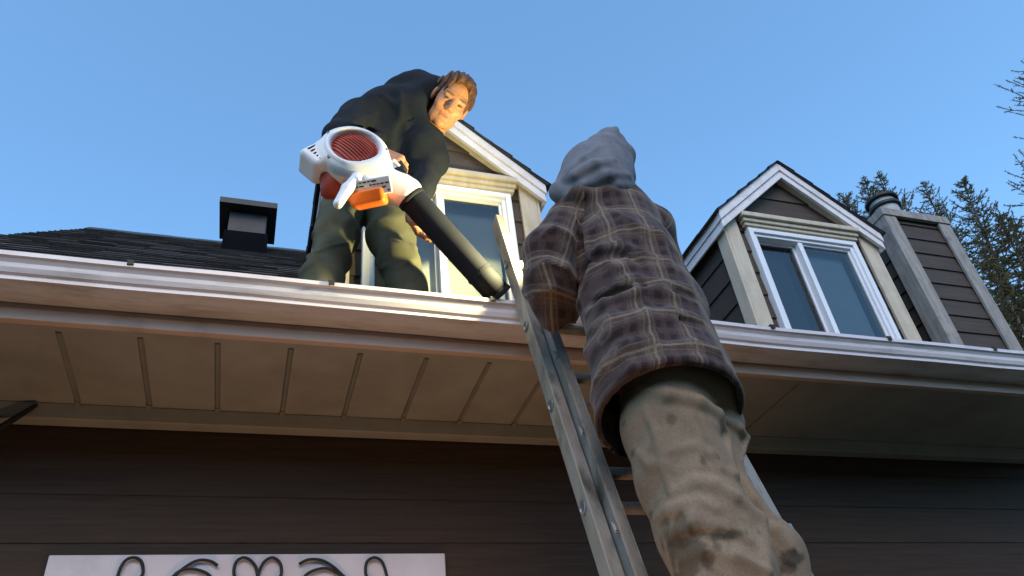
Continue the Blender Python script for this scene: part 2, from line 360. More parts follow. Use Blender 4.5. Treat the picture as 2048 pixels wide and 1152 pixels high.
mb = MB(); mb.add(vs, fs); gutter = mb.build('gutter', M_GUTTER, house)
for px, py in ((262, 525), (663, 566), (985, 599), (1405, 645), (1545, 657), (1780, 683), (1990, 703)):
    x = at(px, py, 2.065)[0]
    dz = -.0032 * (x - .5)
    s = MB(); s.box(x - .010, x + .010, 2.059, 2.209, 3.1268 + dz, 3.1325 + dz); s.box(x - .009, x + .009, 2.0565, 2.0605, 3.114 + dz, 3.131 + dz)
    s.build('hanger', M_IRON, gutter)

# roof of shingle courses
def shingles(name, p00, along, up, L, H, parent, exp=.13, tab=.17, lift=.007, nrm=None, jag=.004):
    """courses on a rectangle: origin p00, 'along' the eave (length L), 'up' the slope (length H)"""
    p00 = np.array(p00, float); along = np.array(along, float); up = np.array(up, float); nrm = np.cross(along, up) if nrm is None else np.array(nrm, float)
    vs = []; fs = []; tabs = []
    rows = int(math.ceil(H / exp)); cols = int(math.ceil(L / tab))
    for r in range(rows):
        s0, s1 = r * exp, min((r + 1) * exp + .01, H)
        off = random.uniform(0, tab)
        for c in range(-1, cols):
            a0 = max(0, c * tab + off); a1 = min(L, (c + 1) * tab + off - .0015)
            if a1 - a0 < .01: continue
            li = lift + random.uniform(-.0015, .003); j = random.uniform(0, jag); j2 = random.uniform(-.002, .002)
            b = len(vs)
            for (a, s, h) in ((a0, s0 + j, li), (a1, s0 + j + j2, li), (a1, s1, 0), (a0, s1, 0), (a0, s0 + j, -.004), (a1, s0 + j + j2, -.004)):
                vs.append(p00 + along * a + up * s + nrm * h)
            fs += [(b, b + 1, b + 2, b + 3), (b, b + 4, b + 5, b + 1)]; t = random.random(); tabs += [t, t]
    me = bpy.data.meshes.new(name); me.from_pydata([tuple(v) for v in vs], [], fs)
    at_ = me.attributes.new('tab', 'FLOAT', 'FACE'); at_.data.foreach_set('value', tabs)
    return link(name, me, M_SHINGLE, parent)
ul = math.hypot(1, SLOPE); upv = np.array([0, 1, SLOPE]) / ul; nv = np.array([0, -SLOPE, 1]) / ul
HF = (RIDGE_Y - EAVE_Y) * ul
rf = shingles('roof', (HX0, EAVE_Y - .01, EAVE_Z - .009), (1, 0, 0), upv, HX1 - HX0, HF, house, nrm=nv)
d = MB(); d.prism([(EAVE_Y + .085, EAVE_Z + .0655), (RIDGE_Y, RIDGE_Z - .012), (2 * RIDGE_Y - EAVE_Y, EAVE_Z - .012), (2 * RIDGE_Y - EAVE_Y, EAVE_Z - .06), (RIDGE_Y, RIDGE_Z - .08), (EAVE_Y + .085, EAVE_Z + .0)], 'x', HX0, HX1)
d.build('roof_deck', M_METALDARK, house)
mb = MB()
x = HX0
while x < HX1:                                   # ridge caps
    x2 = min(x + .2, HX1); li = random.uniform(0, .004)
    mb.prism([(RIDGE_Y - .12, RIDGE_Z - .108 + .012), (RIDGE_Y, RIDGE_Z + .014 + li), (RIDGE_Y + .12, RIDGE_Z - .108 + .012), (RIDGE_Y + .12, RIDGE_Z - .11), (RIDGE_Y, RIDGE_Z + .002), (RIDGE_Y - .12, RIDGE_Z - .11)], 'x', x, x2 - .002); x = x2
mb.build('ridge_cap', M_METALDARK, house)
mb = MB(); mb.prism([(EAVE_Y + .085, EAVE_Z + .0655), (RIDGE_Y, RIDGE_Z - .012), (RIDGE_Y, RIDGE_Z - .15), (EAVE_Y + .085, EAVE_Z - .06)], 'x', HX0 - .025, HX0 - .001); mb.build('verge_board', M_METALDARK, house)

# roof vent
vc = np.array([-.255, 4.58, 0]); vz = roof_z(4.58)
mb = MB(); mb.box(vc[0] - .13, vc[0] + .13, 4.45, 4.71, vz - .16, vz + .26); v = mb.build('roof_vent', M_VENTPALE, house, bevel=.004)
mb = MB(); mb.box(vc[0] - .205, vc[0] + .195, 4.37, 4.79, vz + .255, vz + .305)
mb.prism([(vc[0] - .205, 4.37), (vc[0] + .195, 4.37), (vc[0] + .195, 4.79), (vc[0] - .205, 4.79)], 'z', vz + .2555, vz + .2558)
mb.build('vent_cap', M_METALDARK, v, bevel=.004)
mb = MB(); mb.box(vc[0] - .15, vc[0] + .15, 4.43, 4.73, vz - .17, vz + .05); mb.build('vent_flashing', M_TAR, v, bevel=.003)

# dormers
DY = 2.69
APEX, EAVEZ, HALF = 4.812, 4.318, .56
DS = (APEX - EAVEZ) / HALF
def dormer(cx, lit, part_label):
    T = DY
    mb = MB()
    top = APEX - .10
    def segs(a, b):
        wa, wb = min(.5, (top - a) / DS), min(.5, (top - b) / DS); wa, wb = max(wa, 0), max(wb, 0)
        if a < 4.24:
            return [(cx - wa, cx - .36, cx - wb, cx - .36), (cx + .36, cx + wa, cx + .36, cx + wb)]
        return [(cx - wa, cx + wa, cx - wb, cx + wb)]
    lap_front(mb, segs, T, 3.40, 4.24, zref=4.40, exp=.15); lap_front(mb, segs, T, 4.2402, top, zref=4.40, exp=.15)
    for s in (-1, 1):
        lap_side(mb, cx + s * .495, s, T + .012, 3.75, 3.40, 4.36, exp=.15, zref=4.40)
    dm = mb.build('dormer', M_SIDING, house); dm['label'] = part_label
    for s in (-1, 1):
        c = MB(); c.box(min(cx + s * .425, cx + s * .512), max(cx + s * .425, cx + s * .512), T - .032, T - .0125, 3.40, 4.345)
        c.box(min(cx + s * .5125, cx + s * .528), max(cx + s * .5125, cx + s * .528), T - .032, T + .055, 3.40, 4.345)
        c.build('corner_board', M_TRIM, dm, bevel=.003)
    # rake boards, two tiers
    for s in (-1, 1):
        r = MB(); y0 = 2.612
        def q(t0, t1, w0, w1, ya, yb):
            r.prism([(cx + s * w0, APEX - t0 - DS * w0), (cx + s * w1, APEX - t0 - DS * w1), (cx + s * w1, APEX - t1 - DS * w1), (cx + s * w0, APEX - t1 - DS * w0)], 'y', ya, yb)
        q(.0, .062, .0006, HALF, y0, y0 + .03); q(.0625, .118, .0006, HALF - .006, y0 + .010, y0 + .03)
        r.build('rake_board', M_RAKE, dm, bevel=.0025)
        f = MB(); xo = cx + s * HALF; zt = APEX - DS * HALF
        def bx(xa, xb, *rest): f.box(min(xa, xb), max(xa, xb), *rest)
        bx(xo - s * .018, xo, y0 + .0305, 3.7, zt - .062, zt - .002); bx(xo - s * .02, xo - s * .008, y0 + .0305, 3.7, zt - .115, zt - .0625)
        f.build('eave_fascia', M_RAKE, dm, bevel=.0025)
        u = MB()        # boarded underside of the roof
        u.prism([(cx + s * .0005, APEX - .035), (cx + s * (HALF - .021), APEX - .035 - DS * (HALF - .021)), (cx + s * (HALF - .021), APEX - .1 - DS * (HALF - .021)), (cx + s * .0005, APEX - .1)], 'y', y0 + .0305, 3.9)
        u.build('eave_soffit', M_TRIM, dm)
        # shingles on this slope
        L = math.hypot(1, DS); upd = np.array([-s / L, 0, DS / L]); nn = np.array([s * DS / L, 0, 1 / L])
        shingles('dormer_roof', (cx + s * (HALF + .022), y0 - .018, APEX - DS * (HALF + .022) + .004), (0, 1, 0), upd, 2.45, (HALF + .022) * L, dm, exp=.13, lift=.009, nrm=nn, jag=.007)
        b = MB(); b.prism([(cx, APEX + .001), (cx + s * (HALF + .012), APEX + .001 - DS * (HALF + .012)), (cx + s * (HALF + .012), APEX + .011 - DS * (HALF + .012)), (cx, APEX + .011)], 'y', y0 - .012, 4.9)
        b.build('roof_felt', M_METALDARK, dm)
    # window
    wz0, wz1 = 3.42, 4.252; fw = .372
    def ring(mb, w0, z0, z1, t, ya, yb):
        mb.box(cx - w0, cx - w0 + t, ya, yb, z0, z1); mb.box(cx + w0 - t, cx + w0, ya, yb, z0, z1)
        mb.box(cx - w0 + t + .0002, cx + w0 - t - .0002, ya, yb, z1 - t, z1); mb.box(cx - w0 + t + .0002, cx + w0 - t - .0002, ya, yb, z0, z0 + t)
    mb = MB(); ring(mb, fw, wz0, wz1, .030, T - .045, T + .01); ring(mb, fw - .0302, wz0 + .0302, wz1 - .0302, .020, T - .032, T + .03)
    wn = mb.build('window', M_VINYL, house, bevel=.003)
    iw = fw - .0505; mx = cx - .03 if not lit else cx
    z0, z1 = wz0 + .0505, wz1 - .0505
    m = MB(); m.box(mx - .016, mx + .014, T - .028, T + .035, z0, z1); m.build('mullion', M_VINYL, wn, bevel=.003)
    for (xa, xb, yy) in ((cx - iw, mx - .0165, T + .022), (mx + .0145, cx + iw, T - .006)):
        s = MB(); t = .012
        s.box(xa, xa + t, yy - .01, yy + .012, z0, z1); s.box(xb - t, xb, yy - .01, yy + .012, z0, z1)
        s.box(xa + t, xb - t, yy - .01, yy + .012, z1 - t, z1); s.box(xa + t, xb - t, yy - .01, yy + .012, z0, z0 + t)
        s.build('sash', M_VINYL, wn, bevel=.002)
        p = MB(); p.add([(xa + t - .001, yy, z0 + t - .001), (xb - t + .001, yy, z0 + t - .001), (xb - t + .001, yy, z1 - t + .001), (xa + t - .001, yy, z1 - t + .001)], [(0, 1, 2, 3)]); p.build('pane', M_GLASS, wn, fix=False)
    # head board above the window
    h = MB(); h.box(cx - .385, cx + .392, T - .05, T - .0125, 4.262, 4.285); h.box(cx - .393, cx + .400, T - .062, T - .0125, 4.2853, 4.312); h.box(cx - .402, cx + .409, T - .078, T - .0125, 4.3123, 4.345)
    h.build('head_trim', M_TRIM, wn, bevel=.004)
    # blinds and the dark attic room behind
    if lit:
        for (xa, xb) in ((cx - iw + .004, mx - .02), (mx + .02, cx + iw - .004)):
            b = MB(); z = z1 + .055
            b.box(xa, xb, T + .055, T + .085, z1 + .058, z1 + .09)
            while z > 3.45:
                z -= .0165; c0 = T + .07
                b.add([(xa, c0 + .006, z - .0085), (xb, c0 + .006, z - .0085), (xb, c0 - .006, z + .0065), (xa, c0 - .006, z + .0065)], [(0, 1, 2, 3)])
            b.build('blind', M_BLIND, wn)
    else:
        b = MB(); b.box(mx + .02, cx + iw - .02, T + .05, T + .054, 3.45, z1 + .08); o = b.build('blind', M_BLINDGREY, wn); o['label'] = 'pale blue grey shade behind the right pane'
        b = MB(); b.box(cx - iw + .02, mx - .065, T + .075, T + .079, 3.45, z1 + .02); o = b.build('blind', M_BLINDDARK, wn); o['label'] = 'dark shade behind the left pane'
    b = MB(); b.box(cx - .47, cx + .47, T + .16, T + .17, 3.40, 4.4); b.build('room_backing', M_DARKROOM, wn)
    return dm
dormer(.715, True, 'dormer lit yellowish white, its window with slatted blinds')
dormer(2.866, False, 'unlit dormer with cream corner boards beside the chimney')

# boxed chimney
CX0, CX1, CY0, CY1, CZ = 3.64, 4.115, 2.70, 3.28, 4.56
mb = MB(); lap_front(mb, lambda a, b: [(CX0 + .01, CX1 - .01, CX0 + .01, CX1 - .01)], CY0, 3.35, CZ, exp=.118, zref=4.52)
lap_side(mb, CX0, -1, CY0 + .012, CY1, 3.35, CZ, exp=.118, zref=4.52); lap_side(mb, CX1, 1, CY0 + .012, CY1, 3.35, CZ, exp=.118, zref=4.52)
mb.box(CX0 + .012, CX1 - .012, CY0 + .012, CY1, 3.3, CZ - .001)
ch = mb.build('chimney', M_SIDING, house)
for s, xe in ((-1, CX0), (1, CX1)):
    c = MB(); a, b = sorted((xe - s * .065, xe + s * .012)); c.box(a, b, CY0 - .03, CY0 - .012, 3.3, CZ - .005)
    a, b = sorted((xe + s * .0125, xe + s * .03)); c.box(a, b, CY0 - .03, CY0 + .075, 3.3, CZ - .005)
    c.build('corner_board', M_CHIMBOARD, ch, bevel=.003)
c = MB(); c.box(CX0 - .035, CX1 + .035, CY0 - .038, CY0 - .0125, CZ - .004, CZ + .056); c.box(CX0 - .035, CX0 - .012, CY0 - .0123, CY1 + .03, CZ - .004, CZ + .056)
c.box(CX1 + .012, CX1 + .035, CY0 - .0123, CY1 + .03, CZ - .004, CZ + .056); c.box(CX0 - .011, CX1 + .011, CY0 - .012, CY1 + .03, CZ + .02, CZ + .05)
c.build('cap_board', M_CHIMBOARD, ch, bevel=.003)
fc = (3.985, 2.92, CZ + .05)
c = MB(); c._lathe(fc, (0, 0, 1), [(.088, 0), (.088, .34), (.08, .34), (.08, 0)], 28); fl = c.build('flue', M_FLUE, ch, smooth=False)
c = MB(); c._lathe((fc[0], fc[1], fc[2] + .265), (0, 0, 1), [(.102, 0), (.108, .004), (.108, .024), (.102, .028)], 32); c.build('flue_collar', M_IRON, fl)
c = MB(); c._lathe((fc[0], fc[1], fc[2] + .332), (0, 0, 1), [(.108, 0), (.112, .004), (.112, .022), (.08, .034), (.01, .040)], 32); c.build('flue_cap', M_IRON, fl)

# white panel with iron scrolls on the wall below
PY = WALL_Y - .03
panel = tag(empty('wall_panel', (.03, PY, 2.0)), 'white rectangular panel with black iron scrolls on the brown wall', 'wall decor')
px0, px1 = at(98, 1110, PY)[0], at(890, 1106, PY)[0]; pz = at(500, 1108, PY)[2]
mb = MB(); mb.box(px0, px1, PY, WALL_Y - .012, pz - .62, pz); mb.build('board', M_PANEL, panel, bevel=.004)
def scroll(pts, r=.0052):
    P_ = [at(a, b, PY - .012) for a, b in pts]
    # smooth the polyline
    out = []
    for i in range(len(P_) - 1):
        p0, p1, p2, p3 = P_[max(i - 1, 0)], P_[i], P_[i + 1], P_[min(i + 2, len(P_) - 1)]
        for t in np.linspace(0, 1, 7)[:-1]:
            out.append(.5 * ((2 * p1) + (-p0 + p2) * t + (2 * p0 - 5 * p1 + 4 * p2 - p3) * t * t + (-p0 + 3 * p1 - 3 * p2 + p3) * t ** 3))
    out.append(P_[-1])
    m = MB(); m.tube(out, r, 8); m.build('scroll', M_IRON, panel, smooth=True)
scroll([(228, 1200), (233, 1165), (240, 1138), (252, 1120), (268, 1115), (281, 1121), (286, 1135), (284, 1151), (270, 1162)])
scroll([(300, 1210), (335, 1168), (365, 1138), (395, 1121), (420, 1122), (435, 1131)])
scroll([(330, 1176), (352, 1147), (375, 1138), (400, 1141), (420, 1152), (430, 1175)])
scroll([(515, 1200), (515, 1155), (512, 1135), (500, 1120), (486, 1115), (473, 1123), (468, 1138), (469, 1152), (480, 1162)])
scroll([(515, 1200), (516, 1155), (520, 1138), (530, 1122), (544, 1115), (557, 1122), (563, 1136), (561, 1152), (550, 1162)])
scroll([(735, 1210), (705, 1172), (672, 1138), (645, 1121), (618, 1119), (598, 1128)])
scroll([(700, 1172), (680, 1150), (655, 1137), (630, 1140), (610, 1152), (600, 1175)])
scroll([(790, 1200), (778, 1170), (770, 1138), (762, 1121), (748, 1115), (735, 1122), (731, 1137), (733, 1152), (745, 1162)])

# made-up black shape under the soffit, standing in for a dark patch
bp = at(0, 868, 2.60)
br = tag(empty('dark_stand_in', (bp[0], 2.71, bp[2])), 'black pointed shape standing in for a dark patch, far left under the soffit', 'stand-in shape')
p0, p1 = at(-70, 900, 2.70), at(76, 808, 2.715)
mb = MB(); mb.tube([p0, p0 * .5 + p1 * .5, p1 * .96 + p0 * .04, p1], [.013, .012, .008, .002], 8); mb.build('arm', M_IRON, br, smooth=True)
c = at(-32, 862, 2.70); mb = MB(); mb._lathe(c, (0, 0, 1), [(.01, .06), (.03, .05), (.045, .02), (.05, -.03), (.04, -.09), (.01, -.12)][::-1], 16); mb.build('stand_in_body', M_IRON, br, smooth=True)

# ------------------------------------------------------------------ ladder
LD = np.array([0, .31, 1.0]); LD /= np.linalg.norm(LD)          # up the ladder
LN = np.array([0, -1.0, .31]); LN /= np.linalg.norm(LN)         # towards the climber
LX = np.array([1.0, 0, 0])
def lad(x, z, off=0): return np.array([x, 2.030 + .31 * (z - 3.11), z]) + LN * off
XL, XR = .795, 1.345
ladder = tag(empty('extension_ladder', (1.07, 1.07, 0)), 'worn aluminium extension ladder leaning against the white gutter', 'ladder')
def channel(xe, s, za, zb, o0, o1, name):
    """a rail: web at xe, flanges pointing inwards (direction s), between offsets o0 and o1"""
    a, b = lad(xe, za), lad(xe, zb); c = (a + b) / 2; h = np.linalg.norm(b - a) / 2
    m = MB(); m.obox(c + LN * (o0 + o1) / 2 + LX * s * .002, LX, LN, LD, .002, (o1 - o0) / 2, h)
    m.obox(c + LN * (o1 - .0018) + LX * s * .018, LX, LN, LD, .0140, .0018, h)
    m.obox(c + LN * (o0 + .0018) + LX * s * .018, LX, LN, LD, .0140, .0018, h)
    m.obox(c + LN * (o1 - .009) + LX * s * .031, LX, LN, LD, .0012, .0095, h)
    return m
ZT, ZB = 3.575, 3.075
for xe, s in ((XL, 1), (XR, -1)):
    r = channel(xe, s, 1.0, ZT, -.006, .052, 'rail').build('fly_rail', M_ALU2, ladder, bevel=.0012)
    # rung ends riveted through the web
    for k in range(9):
        z = 3.287 - k * .352
        if z < 1.05: break
        m = MB(); m._lathe(lad(xe - s * .001, z, .022), LX * -s, [(.019, 0), (.019, .003), (.0145, .0045), (.012, .001), (.0005, .001)], 20); m.build('rung_end', M_STEEL, r)
    f = MB(); a, b = lad(xe, 1.0), lad(xe, ZT); c = (a + b) / 2; h = np.linalg.norm(b - a) / 2 - .002
    f.obox(c + LN * .0537 + LX * s * .0165, LX, LN, LD, .0155, .0015, h); f.build('rail_flange', M_ALU, r, bevel=.001)
    channel(xe + s * .036, s, .03, ZB, .030, .092, 'rail').build('base_rail', M_ALU, ladder, bevel=.0012)
    k = MB(); k.obox(lad(xe + s * .03, ZB + .004, .062), LX, LN, LD, .026, .036, .006); k.obox(lad(xe + s * .012, ZB - .012, .072), LX, LN, LD, .004, .022, .02); k.build('guide_bracket', M_STEEL, ladder, bevel=.001)
    for zz in (2.72, 2.42, 2.12):
        k = MB(); k.obox(lad(xe + s * .027, zz, .0945), LX, LN, LD, .007, .0015, .016); k.obox(lad(xe + s * .027, zz, .097), LX, LN, LD, .004, .0015, .010); k.build('rail_clip', M_STEEL, ladder, bevel=.0008)
    k = MB(); k.obox(lad(xe + s * .05, .02, .06), LX, LN, LD, .03, .05, .02); k.build('foot_pad', M_BLACKPLASTIC, ladder, bevel=.004)
for k in range(9):
    z = 3.287 - k * .352
    if z < 1.05: break
    m = MB(); m.tube([lad(XL + .003, z, .022), lad(XR - .003, z, .022)], .0165, 12); m.build('rung', M_ALU, ladder)
for k in range(11):
    z = 3.012 - k * .352
    if z < .1: break
    m = MB(); m.tube([lad(XL + .038, z, .062), lad(XR - .038, z, .062)], .0165, 12); m.build('rung', M_ALU, ladder)

# ------------------------------------------------------------------ implicit surfaces for bodies and cloth
f32 = np.float32
def smin(a, b, k):
    h = np.clip(.5 + .5 * (b - a) / k, 0, 1); return b * (1 - h) + a * h - k * h * (1 - h)
def smax(a, b, k): return -smin(-a, -b, k)
def s_cap(P, a, b, ra, rb):
    a = np.asarray(a, f32); b = np.asarray(b, f32); ba = b - a; pa = P - a
    h = np.clip((pa @ ba) / (ba @ ba + 1e-12), 0, 1); return np.linalg.norm(pa - h[..., None] * ba, axis=-1) - (ra + (rb - ra) * h)
def s_ell(P, c, ax, r):
    q = (P - np.asarray(c, f32)) @ np.asarray(ax, f32).T; r = np.asarray(r, f32)
    k0 = np.linalg.norm(q / r, axis=-1); k1 = np.linalg.norm(q / r ** 2, axis=-1) + 1e-9
    return k0 * (k0 - 1) / k1
def s_box(P, c, ax, h, rd):
    q = np.abs((P - np.asarray(c, f32)) @ np.asarray(ax, f32).T) - (np.asarray(h, f32) - rd)
    return np.linalg.norm(np.maximum(q, 0), axis=-1) + np.minimum(q.max(-1), 0) - rd
def wave(P, seed, freq, oct=3):
    """cheap smooth 3-D noise in about -1..1"""
    r = np.random.default_rng(seed); out = np.zeros(P.shape[:-1], f32); amp = 1; tot = 0
    for o in range(oct):
        for k in range(4):
            d = r.normal(size=3); d /= np.linalg.norm(d); d2 = r.normal(size=3); d2 /= np.linalg.norm(d2)
            ph = r.uniform(0, 6.28, 2); f = freq * (1.9 ** o) * r.uniform(.7, 1.3)
            out += amp * np.sin(P @ (d * f).astype(f32) + ph[0] + 1.3 * np.sin(P @ (d2 * f * .8).astype(f32) + ph[1]))
        tot += amp * 2.2; amp *= .5
    return out / tot
def creases(P, seed, freq, stretch):
    """ridged noise, its ridges running across the direction stretched out"""
    Q = P * np.asarray(stretch, f32); n_ = wave(Q, seed, freq, 2); return 1 - 2 * np.minimum(1, np.abs(n_) * 2.2)
def drape(P, seed, freq, stretch, wd=.16):
    """long narrow folds: the zero lines of a stretched noise"""
    n_ = wave(P * np.asarray(stretch, f32), seed, freq, 2); n2 = wave(P, seed + 500, freq * .6, 1)
    return np.exp(-(n_ / wd) ** 2) * np.clip(.55 + .9 * n2, 0, 1)
def nets(fn, lo, hi, vox):
    lo = np.array(lo, float); hi = np.array(hi, float); dims = np.ceil((hi - lo) / vox).astype(int) + 1
    ax = [lo[i] + vox * np.arange(dims[i]) for i in range(3)]
    F = np.empty(dims, f32)
    for i in range(0, dims[0], 16):                     # slabs keep memory low
        X, Y_, Z = np.meshgrid(ax[0][i:i + 16], ax[1], ax[2], indexing='ij'); F[i:i + 16] = fn(np.stack([X, Y_, Z], -1).astype(f32))
    S = F < 0
    c = np.zeros(dims - 1, np.int8)
    for dx in (0, 1):
        for dy in (0, 1):
            for dz in (0, 1): c += S[dx:dims[0] - 1 + dx, dy:dims[1] - 1 + dy, dz:dims[2] - 1 + dz]
    act = (c > 0) & (c < 8); idx = np.full(dims - 1, -1, np.int64); ii = np.argwhere(act); idx[act] = np.arange(len(ii))
    acc = np.zeros((len(ii), 3)); cnt = np.zeros(len(ii))
    cor = [(a, b, d) for a in (0, 1) for b in (0, 1) for d in (0, 1)]
    for p in cor:
        for axx in range(3):
            if p[axx]: continue
            q = list(p); q[axx] = 1
            fa = F[ii[:, 0] + p[0], ii[:, 1] + p[1], ii[:, 2] + p[2]]; fb = F[ii[:, 0] + q[0], ii[:, 1] + q[1], ii[:, 2] + q[2]]
            m = (fa < 0) != (fb < 0); t = np.where(m, fa / np.where(m, fa - fb, 1), 0)
            pt = np.tile(np.array(p, float), (len(ii), 1)); pt[:, axx] += t
            acc[m] += pt[m]; cnt[m] += 1
    V = lo + vox * (ii + acc / cnt[:, None])
    faces = []
    for axx in range(3):
        u, v = (axx + 1) % 3, (axx + 2) % 3
        sl0 = [slice(None)] * 3; sl1 = [slice(None)] * 3; sl0[axx] = slice(0, -1); sl1[axx] = slice(1, None)
        A, B = S[tuple(sl0)], S[tuple(sl1)]; e = np.argwhere(A != B)
        e = e[(e[:, u] > 0) & (e[:, v] > 0) & (e[:, u] < dims[u] - 1) & (e[:, v] < dims[v] - 1)]
        ins = A[e[:, 0], e[:, 1], e[:, 2]]
        def g_(du, dv):
            k = e.copy(); k[:, u] += du; k[:, v] += dv; return idx[k[:, 0], k[:, 1], k[:, 2]]
        q = np.stack([g_(-1, -1), g_(0, -1), g_(0, 0), g_(-1, 0)], 1); q[~ins] = q[~ins][:, ::-1]; faces.append(q)
    return V, np.concatenate(faces)
def surf(fn, px, py, t0=1.2, t1=5.5):
    """first point of an implicit surface met by the sight line through a photo pixel"""
    d = ray(px, py); d = d / np.linalg.norm(d); ts = np.linspace(t0, t1, 900); P = (EYE + ts[:, None] * d).astype(f32); v = fn(P)
    k = np.argmax(v < 0); k = k if v[k] < 0 else int(np.argmin(v)); return EYE + ts[k] * d
def ridges(fn, lists):
    """fold lines lying on a surface: list of (pixels, radius) -> list of (points, radius)"""
    out = []
    for pts, r in lists:
        p_ = [surf(fn, x, y) for x, y in pts]; out.append((p_, [r * .35] + [r] * (len(p_) - 2) + [r * .35]))
    return out
def add_ridges(P, d, rl, k=.018):
    for p_, r in rl:
        lo = np.min(p_, 0) - .06; hi = np.max(p_, 0) + .06; m = np.all((P > lo) & (P < hi), -1) & (np.abs(d) < .06)
        if m.any():
            d[m] = smin(d[m], chain(P[m], p_, r, .006), k)
    return d
def cut_grooves(P, d, rl, k=.016):
    for p_, r in rl:
        lo = np.min(p_, 0) - .06; hi = np.max(p_, 0) + .06; m = np.all((P > lo) & (P < hi), -1) & (np.abs(d) < .06)
        if m.any():
            d[m] = smax(d[m], -chain(P[m], p_, r, .006), k)
    return d
def raw_mesh(name, V, Fc):
    me = bpy.data.meshes.new(name); me.vertices.add(len(V)); me.vertices.foreach_set('co', V.astype(f32).ravel())
    me.loops.add(Fc.size); me.loops.foreach_set('vertex_index', Fc.astype(np.int32).ravel())
    me.polygons.add(len(Fc)); me.polygons.foreach_set('loop_start', np.arange(0, Fc.size, 4, dtype=np.int32))
    me.update(calc_edges=True); return me
def bounds(pts, pad):
    P_ = np.array(pts); return P_.min(0) - pad, P_.max(0) + pad
def chain(P, pts, rads, k):
    d = None
    for i in range(len(pts) - 1):
        c = s_cap(P, pts[i], pts[i + 1], rads[i], rads[i + 1]); d = c if d is None else smin(d, c, k)
    return d
def unit(v): v = np.asarray(v, float); return v / np.linalg.norm(v)
def hand_sdf(wrist, dirv, palm, thumb, curl=(.5, .7, .5), size=1.0, spread=.0):
    """prims of a five-fingered hand: dirv wrist->knuckles, palm = palm normal, thumb = side the thumb leaves"""
    d = unit(dirv); nrm = np.asarray(palm, float); nrm = unit(nrm - d * (nrm @ d)); s = np.cross(nrm, d); s = s if s @ np.asarray(thumb) > 0 else -s
    W = np.asarray(wrist, float); prims_palm = []; fingers = []
    lens = [(.040, .024, .019), (.044, .028, .020), (.040, .026, .019), (.031, .019, .017)]; rr = [.0092, .0096, .009, .008]
    for i, (ln, r) in enumerate(zip(lens, rr)):
        o = (.030 - .0200 * i) * size
        kn = W + d * (.088 - .004 * abs(i - 1)) * size + s * o
        prims_palm.append((W + d * .012 * size + s * o * .6, kn, .0145 * size, .0125 * size))
        p = kn; ang = 0; fd = d
        for j in range(3):
            ang += curl[j] * (1 + .1 * (i - 1.5)); fd = unit(d * math.cos(ang) + nrm * math.sin(ang) + s * spread * (1.5 - i))
            q = p + fd * ln[j] * size; fingers.append((i, p, q, r * size * (1 - .08 * j), r * size * (.94 - .09 * j))); p = q
    b = W + d * .028 * size + s * .026 * size; t1 = b + unit(s * .75 + d * .75 + nrm * .5) * .038 * size; t2 = t1 + unit(s * .2 + d * .8 + nrm * .6) * .03 * size; t3 = t2 + unit(s * -.1 + d * .75 + nrm * .65) * .025 * size
    fingers += [(4, W + d * .02 * size + s * .012 * size, b, .015 * size, .0145 * size), (4, b, t1, .0145 * size, .0115 * size), (4, t1, t2, .0112 * size, .0102 * size), (4, t2, t3, .0102 * size, .0085 * size)]
    def fn(P):
        out = None
        for (a, b_, ra, rb) in prims_palm:
            c = s_cap(P, a, b_, ra, rb); out = c if out is None else smin(out, c, .012)
        for i in range(5):
            fd_ = None
            for (j, a, b_, ra, rb) in fingers:
                if j != i: continue
                c = s_cap(P, a, b_, ra, rb); fd_ = c if fd_ is None else smin(fd_, c, .004)
            out = smin(out, fd_, .006)
        return out
    pts = [W] + [f[2] for f in fingers] + [p[1] for p in prims_palm]
    return fn, pts
def body_object(name, pieces, tint_fn):
    """joins pieces (V, F, part) into ONE mesh with a skin-tone attribute"""
    Vs = []; Fs = []; n0 = 0; T = []
    for V, Fc, key in pieces:
        Vs.append(V); Fs.append(Fc + n0); n0 += len(V); T.append(tint_fn(V, key))
    V = np.concatenate(Vs); me = raw_mesh(name, V, np.concatenate(Fs))
    a = me.attributes.new('tint', 'FLOAT_COLOR', 'POINT'); T = np.concatenate(T); a.data.foreach_set('color', np.concatenate([T, np.ones((len(T), 1))], 1).astype(f32).ravel())
    return link(name, me, M_BODY, None, smooth=True)

SKIN = np.array([.42, .19, .095])

